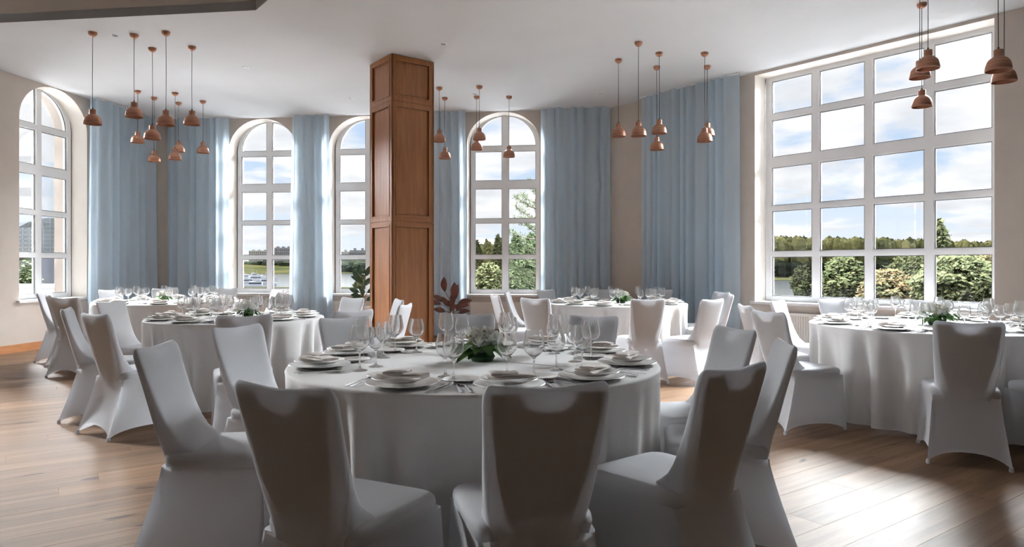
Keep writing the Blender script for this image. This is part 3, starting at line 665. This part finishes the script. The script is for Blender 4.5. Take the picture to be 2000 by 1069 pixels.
def napkin_mesh(seed):
    r = random.Random(seed); mb = MB()
    for k, (cx, cy, rot, L, Wd, z) in enumerate(((0, 0, .12, .20, .085, 0), (.012, .006, -.08, .17, .075, .009), (-.03, .002, .35, .11, .06, .017))):
        m4 = Matrix.Translation((cx, cy, z)) @ Matrix.Rotation(rot+r.uniform(-.12, .12), 4, 'Z'); nx, ny = 12, 6; rows = []
        for j in range(16):            # closed loop section: a folded cloth lip
            a = 2*pi*j/16; rows.append([m4 @ Vector(((-L/2+L*i/nx), Wd/2*sgp(cos(a), .6)*(1+.1*sin(i*.9+k)), .0055+.0048*sgp(sin(a), .8)+.004*sin(i*.55+k*2+seed)*(.3+.7*abs(i/nx-.5)*2))) for i in range(nx+1)])
        rows.append(rows[0]); mb.grid(rows, closed=False)
        for e in (0, nx):
            V = [rows[j][e] for j in range(16)]; mb.add(V, [tuple(range(16))])
    return store(mb, 'napkin', 70)
NAP = [napkin_mesh(s) for s in range(4)]
def cutlery():
    fk = MB(); 
    def strip(mb, sec):  # (y, halfwidth, z)
        rows = [[(-w, y, z), (w, y, z), (w, y, z+.0018), (-w, y, z+.0018)] for y, w, z in sec]; mb.grid(rows); mb.add(rows[0], [(0, 3, 2, 1)]); mb.add(rows[-1], [(0, 1, 2, 3)])
    strip(fk, [(-.10, .004, .001), (-.097, .0065, .001), (-.03, .0042, .004), (.02, .0028, .007), (.035, .007, .006), (.05, .0115, .003), (.060, .012, .002)])
    for x in (-.0098, -.0033, .0033, .0098):
        rows = [[(x-.0016, y, z), (x+.0016, y, z), (x+.0016, y, z+.0016), (x-.0016, y, z+.0016)] for y, z in ((.058, .002), (.08, .004), (.10, .008))]; fk.grid(rows); fk.add(rows[-1], [(0, 1, 2, 3)])
    kn = MB(); strip(kn, [(-.115, .006, .001), (-.11, .0075, .001), (-.02, .0062, .003), (-.01, .005, .003), (0, .0085, .002), (.08, .010, .001), (.10, .007, .001), (.113, .002, .001)])
    sp = MB(); strip(sp, [(-.10, .004, .001), (-.096, .0062, .001), (-.03, .004, .004), (.03, .003, .007), (.045, .007, .006)])
    rows = []
    for j in range(5):
        q = j/4; rows.append([((.0005+.019*q)*cos(2*pi*i/16), .07+(.0005+.028*q)*sin(2*pi*i/16), .001+.007*q*q) for i in range(16)])
    sp.grid(rows); rows2 = [[(x, y, z+.0015) for x, y, z in r] for r in rows]; sp.grid(rows2); sp.grid([rows[-1], rows2[-1]])
    return store(fk, 'steel'), store(kn, 'steel'), store(sp, 'steel')
FORK, KNIFE, SPOON = cutlery()
PLACE = ['front left-of-centre', 'front right-of-centre', 'front right', 'right-hand', 'rear right', 'rear right-of-centre', 'rear left-of-centre', 'rear left', 'left-hand', 'front left']
ANG = {1: [250, 283, 314, 351, 27, 61, 94, 127, 159, 196]}
def put(name, me, t, a, rr, side, z, label, cat, group, spin=0):
    """rr: distance from the table centre along the place's own line, side: to the diner's right"""
    X, Y, _ = TB[t]; ca, sa = cos(R(a)), sin(R(a)); rx, ry = -sa, ca      # right-hand of a diner facing the centre
    o = bpy.data.objects.new(name, me); COL.objects.link(o)
    o.location = (X+ca*rr+rx*side, Y+sa*rr+ry*side, z); o.rotation_euler = (0, 0, R(a)+pi/2+spin); tag(o, label, cat, group); return o
for t in TB:
    r = TB[t][2]; tn = TNAME[t]; rg = random.Random(t*5+1)
    for k in range(10):
        a = ANG[t][k] if t in ANG else 252+36*k+rg.uniform(-3, 3); pl = PLACE[k]; rp = r-.155
        zc = ZT+.0008; jt = lambda s=.008: rg.uniform(-s, s)
        put('charger_plate', CHG, t, a, rp+jt(), jt(), zc, 'large cream underplate at the %s place of the %s' % (pl, tn), 'plate', 'underplates on the '+tn)
        put('dinner_plate', PLT, t, a, rp+jt(.004), jt(.004), zc+.0175, 'cream plate on the underplate at the %s place of the %s' % (pl, tn), 'plate', 'upper plates on the '+tn)
        put('folded_napkin', NAP[(k+t) % 4], t, a, rp+jt(.01), jt(.01), zc+.0175+.0165, 'folded beige napkin on the plate at the %s place of the %s' % (pl, tn), 'napkin', 'folded napkins on the '+tn, spin=rg.uniform(-.6, .6))
        put('bread_plate', BRD, t, a, rp-.16+jt(), -.165+jt(), zc, 'small side plate at the %s place of the %s' % (pl, tn), 'plate', 'side plates on the '+tn)
        put('wine_glass', G1, t, a, rp-.185+jt(.012), .155+jt(.015), zc, 'tall stemmed wine glass at the %s place of the %s' % (pl, tn), 'glass', 'tall glasses on the '+tn)
        put('wine_glass', G2, t, a, rp-.265+jt(.012), .065+jt(.015), zc, 'smaller stemmed glass at the %s place of the %s' % (pl, tn), 'glass', 'smaller glasses on the '+tn)
        if t in (1, 2, 5):
            put('fork', FORK, t, a, rp, -.172, zc, 'inner steel fork at the %s place of the %s' % (pl, tn), 'fork', 'forks on the '+tn, spin=jt(.05))
            put('fork', FORK, t, a, rp-.01, -.204, zc, 'outer steel fork at the %s place of the %s' % (pl, tn), 'fork', 'forks on the '+tn, spin=jt(.05))
            put('knife', KNIFE, t, a, rp, .168, zc, 'inner steel knife at the %s place of the %s' % (pl, tn), 'knife', 'knives on the '+tn, spin=jt(.05))
            put('spoon', SPOON, t, a, rp-.005, .20, zc, 'steel spoon right of the plate at the %s place of the %s' % (pl, tn), 'spoon', 'spoons on the '+tn, spin=jt(.05))
# ------------------------------------------------------------------ flowers
def leaf_mesh(L=.09, Wd=.05, curl=.02, m='leaf'):
    rows = []
    for i in range(7):
        s = i/6; w = Wd/2*(sin(pi*min(1, s*.94+.03))**.8); z = curl*sin(pi*s)-.6*curl*s*s
        rows.append([(x*w, L*s, z+.25*w*abs(x)) for x in (-1, -.5, 0, .5, 1)])
    mb = MB().grid(rows, closed=False); mb.grid([[(x, y, z-.0006) for x, y, z in r] for r in rows], closed=False); return store(mb, m, 60)
def bloom_mesh(seed):
    r = random.Random(seed); mb = MB()
    for ring, (n, el, L, z) in enumerate(((16, 8, .042, 0), (16, 28, .040, .004), (14, 48, .034, .009), (10, 68, .026, .013), (5, 84, .018, .015))):
        for i in range(n):
            az = 2*pi*(i+.5*(ring % 2))/n+r.uniform(-.1, .1); e = R(el+r.uniform(-6, 6)); w = .0065
            m4 = Matrix.Translation((0, 0, z)) @ Matrix.Rotation(az, 4, 'Z') @ Matrix.Rotation(-e, 4, 'Y')
            P = [m4 @ Vector(v) for v in ((0, -w*.3, 0), (0, w*.3, 0), (L*.6, w, .004), (L*.6, -w, .004), (L*.95, w*.6, .010), (L*.95, -w*.6, .010), (L*1.02, 0, .013))]
            mb.add(P, [(0, 1, 2, 3), (3, 2, 4, 5), (5, 4, 6)])
    return store(mb, 'petal', 80)
LEAVES = [leaf_mesh(.10, .055, .02), leaf_mesh(.075, .045, .012), leaf_mesh(.12, .06, .03)]
BLM = [bloom_mesh(s) for s in range(3)]
def bouquet(t, dx, dy, sc, label):
    X, Y, _ = TB[t]; r = random.Random(t*3+2); root = empty('flower_centrepiece', (X+dx, Y+dy, ZT+.001)); root.scale = (sc, sc, sc); tag(root, label, 'flowers', 'table flower arrangements')
    MB().lathe([(0, 0), (.045, 0), (.055, .02), (.045, .04), (0, .05)], 20).build('moss_base', 'leaf_dark', root)
    for i in range(26):
        a = 2*pi*i/26*2+r.uniform(-.2, .2); tier = i % 2
        o = link('leaf', LEAVES[i % 3], None, root, False); o.location = (.035*cos(a), .035*sin(a), .034+.016*tier); o.scale = (.85,)*3
        o.rotation_euler = (R(r.uniform(-12, 2)+10*tier), r.uniform(-.4, .4), a-pi/2)
    for i, (x, y, z, s) in enumerate(((-.045, -.01, .088, 1.1), (.042, -.03, .075, 1.1), (.01, .045, .09, 1), (.06, .035, .08, .85), (-.008, -.055, .066, .8))):
        o = link('bloom', BLM[i % 3], None, root, False); o.location = (x, y, z); o.scale = (s*1.3,)*3; o.rotation_euler = (r.uniform(-.5, .2)+(-y*6), x*7, r.random()*6)
    mb = MB()
    for i in range(46):
        a = r.uniform(0, 6.28); q = r.uniform(.01, .085); z = .115-.35*q+r.uniform(0, .03); x, y = q*cos(a), q*sin(a)
        mb.tube([(x*.4, y*.4, .04), (x, y, z)], .0012, 4); s = r.uniform(.004, .007); mb.lathe([(0, -s), (s*.8, -s*.5), (s, 0), (s*.8, s*.6), (0, s)], 6, (x, y, z))
    o = mb.build('small_bud', 'bud', root, ang=80); o['kind'] = 'stuff'
bouquet(1, .035, .0, 1.18, 'white chrysanthemums with green leaves at the middle of the near table')
bouquet(2, .08, .05, .95, 'low white flower arrangement on the left middle table')
bouquet(3, .0, -.1, 1.05, 'low green leafy arrangement on the far left table')
bouquet(4, .05, -.05, 1.15, 'white flowers and leaves on the far middle table')
bouquet(5, .0, -.05, 1.25, 'white chrysanthemum arrangement with one long leaf on the right table')
# ------------------------------------------------------------------ house plants
def plant(X, Y, potz, leaves, m, label, seed, potw=.16):
    r = random.Random(seed); root = empty('potted_plant', (X, Y, 0)); tag(root, label, 'plant')
    MB().lathe([(0, 0), (potw*.75, 0), (potw, potz-.01), (potw, potz), (potw-.015, potz), (potw-.02, potz-.03), (0, potz-.03)], 28).build('pot', 'pot', root)
    st = MB(); tops = []
    for dx, dz, rot, tilt, L in leaves:
        st.tube([(dx*.1, 0, potz-.03), (dx*.3, .01, potz+(dz-potz)*.6), (dx, 0, dz)], .005, 6)
    st.build('stem', 'stem_brown', root)
    for dx, dz, rot, tilt, L in leaves:
        o = link('leaf', leaf_mesh(L, L*.46, .03, m), None, root, False); 
        an = R(rot if abs(rot) <= 180 else 0); up = R(max(tilt, 12)); dr = Vector((-sin(an)*cos(up), -.25*cos(up), sin(up))).normalized(); nz = Vector((r.uniform(-.3, .3), -1, r.uniform(.1, .5))); xx = dr.cross(nz).normalized(); nz = xx.cross(dr)
        o.matrix_local = Matrix.Translation((dx, r.uniform(-.03, .03), dz)) @ Matrix((xx, dr, nz)).transposed().to_4x4()
plant(XY(884, 11.35), 11.35, .44, [(-.13, .83, 20, 80, .24), (.02, .72, -10, 70, .26), (.05, .70, -30, 75, .25), (-.16, .66, 120, 30, .20), (-.20, .62, 100, 5, .20), (.08, .60, -80, 20, .26), (.04, .56, -100, 10, .24), (-.06, .58, 60, 50, .2),
      (0, .55, 180, 20, .2), (.02, .54, 150, 35, .18), (-.04, .5, -150, 25, .18), (.06, .5, -60, 45, .22), (-.12, .5, 95, -10, .2), (.1, .47, -95, -15, .2), (0, .6, 10, 80, .2)], 'leaf_red', 'dark red leaved rubber plant standing by the curtain right of pillar', 3)
plant(XY(708, 10.6), 10.6, .62, [(-.05, 1.05, 80, 60, .18), (-.02, 1.12, 60, 75, .16), (0, 1.0, 100, 30, .2), (.04, .95, -80, 40, .2), (-.05, .85, 110, 20, .16), (.0, .80, 180, 20, .16), (-.02, .78, 90, -10, .16), (.02, .82, 150, 40, .15), (.05, 1.1, -60, 60, .18), (.08, .85, -100, 10, .18),
      (-.06, .72, 100, 0, .15), (0, .72, 170, 10, .15), (.06, .72, -120, 10, .15)], 'leaf_dark', 'dark green potted plant half hidden behind the left of pillar', 4, .14)
# ------------------------------------------------------------------ outside
WZ = -6.0
MB().add([(-2500, 16, WZ), (2500, 16, WZ), (2500, 3500, WZ), (-2500, 3500, WZ)], [(0, 1, 2, 3)]).build('river', 'water', smooth=False)
tag(bpy.data.objects['river'], kind='structure')
def strip(name, pts_near, pts_far, z0, z1, m, label=None):
    """land between a near and a far shore line given as (px, distance)"""
    V = []; n = len(pts_near)
    for (p, D), (q, E) in zip(pts_near, pts_far):
        V += [(XY(p, D), D, z0-.4), (XY(p, D), D, z0), (XY(q, E), E, z1), (XY(q, E*1.6), E*1.6, z1)]
    mb = MB(); mb.add(V, [(4*i+j, 4*i+4+j, 4*i+5+j, 4*i+1+j) for i in range(n-1) for j in range(3)]); o = mb.build(name, m, smooth=False); o['kind'] = 'structure'
def blob(mb, c, rx, rz, r, tone):
    # a low rough crown
    ph, V, Fc = 7, [], []; nz = 5
    for j in range(nz+1):
        th = pi*j/nz
        for i in range(ph):
            a = 2*pi*(i+.5*(j % 2))/ph; q = 1+r.uniform(-.22, .22); V.append((c[0]+rx*sin(th)*cos(a)*q, c[1]+rx*sin(th)*sin(a)*q, c[2]+rz*sgp(cos(th), .6)*(1+r.uniform(-.06, .06))))
    for j in range(nz):
        for i in range(ph): Fc.append((j*ph+i, j*ph+(i+1) % ph, (j+1)*ph+(i+1) % ph, (j+1)*ph+i))
    mb.add(V, Fc, 0, tone)
def forest(name, p0, p1, D, ytop0, ytop1, base, n, m, seed, w=6.0, deep=60):
    r = random.Random(seed); mb = MB()
    for i in range(n):
        s = r.random(); px = lerp(p0, p1, s); d = D*(1+r.uniform(0, deep/D)); yt = lerp(ytop0, ytop1, s)+r.uniform(-1, 7)+4*noise.noise((px*.03, seed, 0))
        zt = ZY(yt, D); X = XY(px, d); hh = (zt-base); k = r.uniform(.6, 1.3); t = r.uniform(.05, .95)
        blob(mb, (X, d, base+hh*.5), w*k, hh*.5, r, t)
        for q in range(2): blob(mb, (X+r.uniform(-w, w), d-w*.6, base+hh*r.uniform(.45, .8)), w*.5*k, hh*.16, r, min(.99, max(.02, t+r.uniform(-.3, .3))))
    o = mb.build(name, m, smooth=False); tag(o, kind='stuff'); return o
# right-hand view: flat far bank with a forest edge
strip('far_bank', [(900, 420), (1200, 400), (1500, 365), (1650, 365), (1800, 380), (2300, 420)], [(900, 640)]+[(x, 600) for x in (1200, 1500, 1650, 1800, 2300)], WZ+.3, WZ+1.2, 'grass')
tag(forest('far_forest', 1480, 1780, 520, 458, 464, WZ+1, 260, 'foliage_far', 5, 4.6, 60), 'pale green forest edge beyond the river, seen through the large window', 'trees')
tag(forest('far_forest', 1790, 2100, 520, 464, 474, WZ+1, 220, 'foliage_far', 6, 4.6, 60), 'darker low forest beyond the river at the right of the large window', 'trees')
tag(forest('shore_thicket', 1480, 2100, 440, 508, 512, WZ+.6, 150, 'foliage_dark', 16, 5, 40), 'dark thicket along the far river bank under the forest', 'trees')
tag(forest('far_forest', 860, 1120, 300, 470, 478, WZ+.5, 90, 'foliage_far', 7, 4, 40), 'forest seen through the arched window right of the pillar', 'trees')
# left-hand view: low hills, tower blocks, shore
strip('left_bank', [(-900, 420), (0, 480), (300, 640), (520, 730), (640, 760), (720, 800), (840, 820)], [(-900, 900)]+[(x, 1000) for x in (0, 300, 520, 640, 720, 840)], WZ+.3, 9, 'grass')
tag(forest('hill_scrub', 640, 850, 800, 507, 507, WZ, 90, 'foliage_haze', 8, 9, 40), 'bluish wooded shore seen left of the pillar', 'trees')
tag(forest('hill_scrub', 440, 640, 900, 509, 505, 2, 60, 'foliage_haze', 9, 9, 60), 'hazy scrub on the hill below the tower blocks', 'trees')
def block(px0, px1, ytop, D, m, label, step=4, ybot=505):
    X0, X1 = XY(px0, D), XY(px1, D); z0, z1 = (9.0 if D < 900.5 else WZ), ZY(ytop, D); root = empty('apartment_building', ((X0+X1)/2, D, z0)); tag(root, label, 'building'); w = (X1-X0)/2; h = z1-z0
    MB().box(-w, w, 0, 14, 0, h).build('wall', m, root, smooth=False)
    n = max(2, int((px1-px0)/step)); mb = MB()
    for i in range(n):
        x = -w+2*w*(i+.5)/n
        for j in range(4): mb.box(x-w/n*.45, x+w/n*.45, -.3, 0, h*(.1+.22*j), h*(.1+.22*j)+h*.12)
    mb.build('window', 'tower_window', root, smooth=False)['kind'] = 'stuff'
    rb = MB()
    for i in range(max(1, n//3)): x = -w+2*w*(i+.6)/max(1, n//3)*.9; rb.box(x-1.6, x+1.6, 3, 7, h, h+h*.10)
    rb.build('roof_hut', m, root, smooth=False)
for a in ((486, 524, 490, 900, 'tower_pale', 'long pale apartment block seen in the left pane of second arched window'), (534, 570, 484, 880, 'tower', 'grey violet apartment block left of the narrow curtain'),
          (664, 682, 492, 950, 'tower_pale', 'low pale apartment block left of the pillar'), (683, 716, 489, 950, 'tower', 'grey apartment block just left of the pillar')): block(*a)
def boat(px, py, L, rz, label):
    D = (HC-WZ-.3)*F/(py-HY); root = empty('motor_boat', (XY(px, D), D, WZ+.05), rz); tag(root, label, 'boat', 'white boats moored in the marina')
    rows = []
    for s, hw, z0, z1 in ((-.5, .13, -.2, 1.2), (-.2, .15, -.3, 1.25), (.15, .14, -.3, 1.4), (.38, .08, -.1, 1.65), (.5, .01, .8, 1.9)):
        x = s*L; w = hw*L; rows.append([(x, -w, z1), (x, -w*.6, z0), (x, w*.6, z0), (x, w, z1)])
    mb = MB().grid(rows); mb.add(rows[0], [(0, 1, 2, 3)]); mb.build('hull', 'boat', root, smooth=False)
    MB().box(-.25*L, .18*L, -.10*L, .10*L, 1.2, 2.5).box(-.2*L, .05*L, -.08*L, .08*L, 2.7, 3.3).build('cabin', 'boat', root, smooth=False)
    MB().box(-.24*L, .185*L, -.103*L, .103*L, 1.7, 2.2).build('window_band', 'boat_glass', root, smooth=False)
    MB().tube([(-.1*L, 0, 3.3), (-.1*L, 0, 5.2)], .06, 6).build('mast', 'boat', root)
for b in ((508, 549, 17, .1, 'largest white cabin boat, upper right in the marina'), (479, 545, 9, 1.2, 'small white boat moored at far left of the marina'), (482, 556, 12, .2, 'white boat at the lower left of the marina'),
          (514, 557, 12, 3.0, 'white boat at the lower right of the marina'), (498, 564, 9, 3.3, 'nearest small boat at the bottom of the marina'), (496, 541, 8, 1.0, 'small boat behind the large cabin boat')): boat(*b)
MB().box(XY(470, 300), XY(524, 300), 255, 257, WZ, WZ+.5).build('jetty', 'parapet', smooth=False); tag(bpy.data.objects['jetty'], 'long pale jetty between the moored boats', 'jetty')
# vaulted lattice hall seen through the leftmost window
def hall():
    D = 150; X0, X1 = XY(8, D), XY(190, D); cx = (X0+X1)/2; w = (X1-X0)/2; zb = ZY(500, D); h = ZY(426, D)-zb
    root = empty('vaulted_hall', (cx, D, zb)); tag(root, 'grey vaulted hall with lattice roof seen through the leftmost window', 'building')
    def pt(a, d): return (w*cos(a), d*22, h*sin(a)**.9*(1-.25*d))
    rows = [[pt(pi*i/40, d/8) for i in range(41)] for d in range(9)]; mb = MB().grid(rows, closed=False); mb.add([(w*cos(pi*i/40), 0, h*sin(pi*i/40)**.9) for i in range(41)], [tuple(range(41))]); mb.build('vault', 'dome_panel', root)
    lt = MB()
    for i in range(2, 39, 2):
        x = w*cos(pi*i/40); zt = h*sin(pi*i/40)**.9; lt.box(x-.12, x+.12, -.15, 0, 0, zt)
    for j in range(1, 9):
        z = h*j/9; a = math.asin(min(1, (z/h)**(1/.9))); x = w*cos(a); lt.box(-x, x, -.15, 0, z-.1, z+.1)
    lt.build('lattice', 'dome_lattice', root, smooth=False)
    MB().box(-w*1.3, w*1.3, -3, 20, -7, 0).build('plinth', 'tower', root, smooth=False)
hall()
mb = MB().box(-60, -11.5, 20, 150, -3.4, -3.2); mb.build('terrace_lawn', 'grass', smooth=False)['kind'] = 'structure'
o = MB().box(-60, -16, 60, 66, -3.2, -3.1).build('road', 'asphalt', smooth=False); o['kind'] = 'structure'
o = MB().box(-26, -11.0, 17.2, 17.6, -1.2, .72).box(-26, -11.0, 17.15, 17.65, .72, .80).build('parapet_wall', 'parapet', smooth=False); tag(o, 'low white parapet outside the leftmost window', 'wall')
# near trees: leaf clouds on branches
def tree(px, D, ytop, hw, ybot, m, label, seed, n=5000, ls=.16, gaps=.5, name='leafy_tree', zbase=-5.9, blobs=26):
    r = random.Random(seed); X = XY(px, D); zt, zb = ZY(ytop, D), ZY(ybot, D); w = hw/F*D; root = empty(name, (X, D, zbase)); tag(root, label, 'tree')
    st = MB(); H = zt-zbase; st.tube([(0, 0, 0), (r.uniform(-.2, .2)*w, 0, H*.5), (0, 0, H*.93)], [.03*H*.35+.03, .02*H*.35+.02, .012], 7)
    cl = []
    for i in range(blobs):
        s = i/(blobs-1); z = lerp(zb-zbase, zt-zbase, .1+.84*s); rad = w*(sin(pi*(.16+.72*s))**.8)*r.uniform(.55, 1); a = r.random()*6.28+i*2.4
        qq = sqrt(r.random()); c = Vector((rad*.85*qq*cos(a), rad*.7*qq*sin(a), z)); cl.append((c, max(.16*w, rad*.42*r.uniform(.6, 1.1)), max(.1, (zt-zb)*.10*r.uniform(.7, 1.5))))
        st.tube([(0, 0, max(.3, z-rad*.6)), c*.6+Vector((0, 0, z*.4-.1)), c], [.03, .018, .008], 5)
    st.build('trunk', 'bark', root)
    mb = MB(); V = []; Fc = []; tn = []; cl_t = {id(q[0]): r.uniform(-.28, .28) for q in cl}
    n = int(n*1.9)
    for i in range(n):
        c, rw, rh = cl[r.randrange(len(cl))]; d = Vector((r.gauss(0, 1), r.gauss(0, 1), r.gauss(0, 1))).normalized(); q = r.uniform(.3, 1.2)
        p = c+Vector((d.x*rw*q, d.y*rw*q, d.z*rh*q))
        if i % 5 < 2:
            zz = r.random(); rr = w*(sin(pi*(.14+.76*zz))**.8)*sqrt(r.random())*r.uniform(.7, 1.02); aa = r.random()*6.283; p = Vector((rr*cos(aa), rr*.8*sin(aa), lerp(zb-zbase, zt-zbase, zz)+r.uniform(-.1, .1)))
        s = .62*ls*r.uniform(.6, 1.2); a = Vector((r.gauss(0, 1), r.gauss(0, 1), r.gauss(0, .6))).normalized()*s; b = a.orthogonal().normalized()*s*.5
        k = len(V); V += [p-a, p+b, p+a, p-b]; Fc.append((k, k+1, k+2, k+3)); tn.append(min(.99, max(.01, .42+cl_t[id(c)]+.12*d.z+r.uniform(-.35, .35))))  # tone also lightens leaves on top of each clump, imitating light from above
    mb.V = [tuple(v) for v in V]; mb.F = Fc; mb.mi = [0]*len(Fc); mb.tone = tn
    me = mb.me('foliage', True); link('foliage', me, m, root, False)
tree(1567, 26, 524, 24, 582, 'foliage_green', 'small light bush outside, at the left column of the large window', 1, 2500, .14)
tree(1648, 21, 508, 52, 590, 'foliage_green', 'round green bush outside the second column of the large window', 2, 6500, .13)
tree(1735, 19, 532, 60, 600, 'foliage_autumn', 'rusty tinted bush low in the third column of large window', 3, 5500, .12)
tree(1780, 22, 504, 66, 600, 'foliage_green', 'green tree behind the rusty bush in the large window', 4, 6500, .13)
tree(1836, 17, 436, 20, 520, 'foliage_green', 'slender sapling rising above the bushes in the large window', 5, 900, .11, blobs=8)
tree(1872, 16, 506, 90, 610, 'foliage_green', 'dense bush at the right column of the large window', 6, 12000, .11)
tree(1925, 18, 504, 55, 600, 'foliage_autumn', 'reddish topped bush at the far right of large window', 7, 6500, .12)
tree(1990, 18, 500, 60, 600, 'foliage_green', 'bush outside beyond the right edge of the large window', 17, 4000, .14)
for i, (px, D, yt, hw, m, l) in enumerate(((930, 34, 478, 16, 'foliage_green', 'leftmost small tree in the arched window right of pillar'), (952, 40, 476, 14, 'foliage_far', 'pale narrow tree second from left in the middle arched window'), (975, 30, 470, 18, 'foliage_green', 'green tree left of the muntin in the middle arched window'),
        (1008, 26, 466, 20, 'foliage_dark', 'dark tree right of the muntin in the middle arched window'), (1040, 24, 462, 24, 'foliage_dark', 'dark spruce at the right edge of the middle arched window'), (955, 22, 520, 34, 'foliage_green', 'low bush filling lower left panes of middle arched window'), (1025, 20, 515, 34, 'foliage_dark', 'low dark bush filling lower right panes of middle arched window'))):
    tree(px, D, yt, hw, 585, m, l, 30+i, 6000, .13 if D < 30 else .18)
tree(48, 19.5, 500, 24, 600, 'foliage_dark', 'dark bush outside the left pane of the leftmost window', 51, 4500, .12)
tree(706, 30, 540, 16, 580, 'foliage_green', 'small bush outside the window left of the pillar', 52, 2500, .14)
def pine():
    r = random.Random(5); D = 15.5; root = empty('pine_tree', (XY(1064, D), D, -5.9)); tag(root, 'pine tree with bare upswept branches at right of middle arched window', 'tree')
    st = MB().tube([(0, 0, 0), (.05, 0, 4), (0, 0, 9.2)], [.16, .12, .03], 8); nd = MB(); V = []; Fc = []; tn = []
    for i in range(26):
        z = lerp(5.6, 8.9, i/25); sg = -1 if i % 4 else 1; L = lerp(1.2, .55, i/25)*r.uniform(.6, 1.1); yy = r.uniform(-.5, .5)
        pts = [Vector((0, 0, z-.1)), Vector((sg*L*.5, yy*.5, z-.05+r.uniform(-.05, .1))), Vector((sg*L, yy, z+r.uniform(.1, .3)))]
        st.tube(pts, [.022, .013, .006], 5)
        for k in range(230 if i < 14 else 130):
            s = r.random()**.6; p = pts[0].lerp(pts[1], s*2) if s < .5 else pts[1].lerp(pts[2], s*2-1); p = p+Vector((r.gauss(0, .03), r.gauss(0, .04), r.gauss(0, .03)))
            d = Vector((sg*.5+r.gauss(0, .5), r.gauss(0, .5), .4+r.gauss(0, .5))).normalized()*.09; b = d.orthogonal().normalized()*.011; q = len(V); V += [p-b, p+b, p+d]; Fc.append((q, q+1, q+2)); tn.append(r.uniform(.1, .8))
    st.build('trunk', 'bark', root); nd.V = [tuple(v) for v in V]; nd.F = Fc; nd.mi = [0]*len(Fc); nd.tone = tn; link('needle', nd.me('needle', True), 'foliage_dark', root, False)['kind'] = 'stuff'
pine()
bpy.context.view_layer.update()
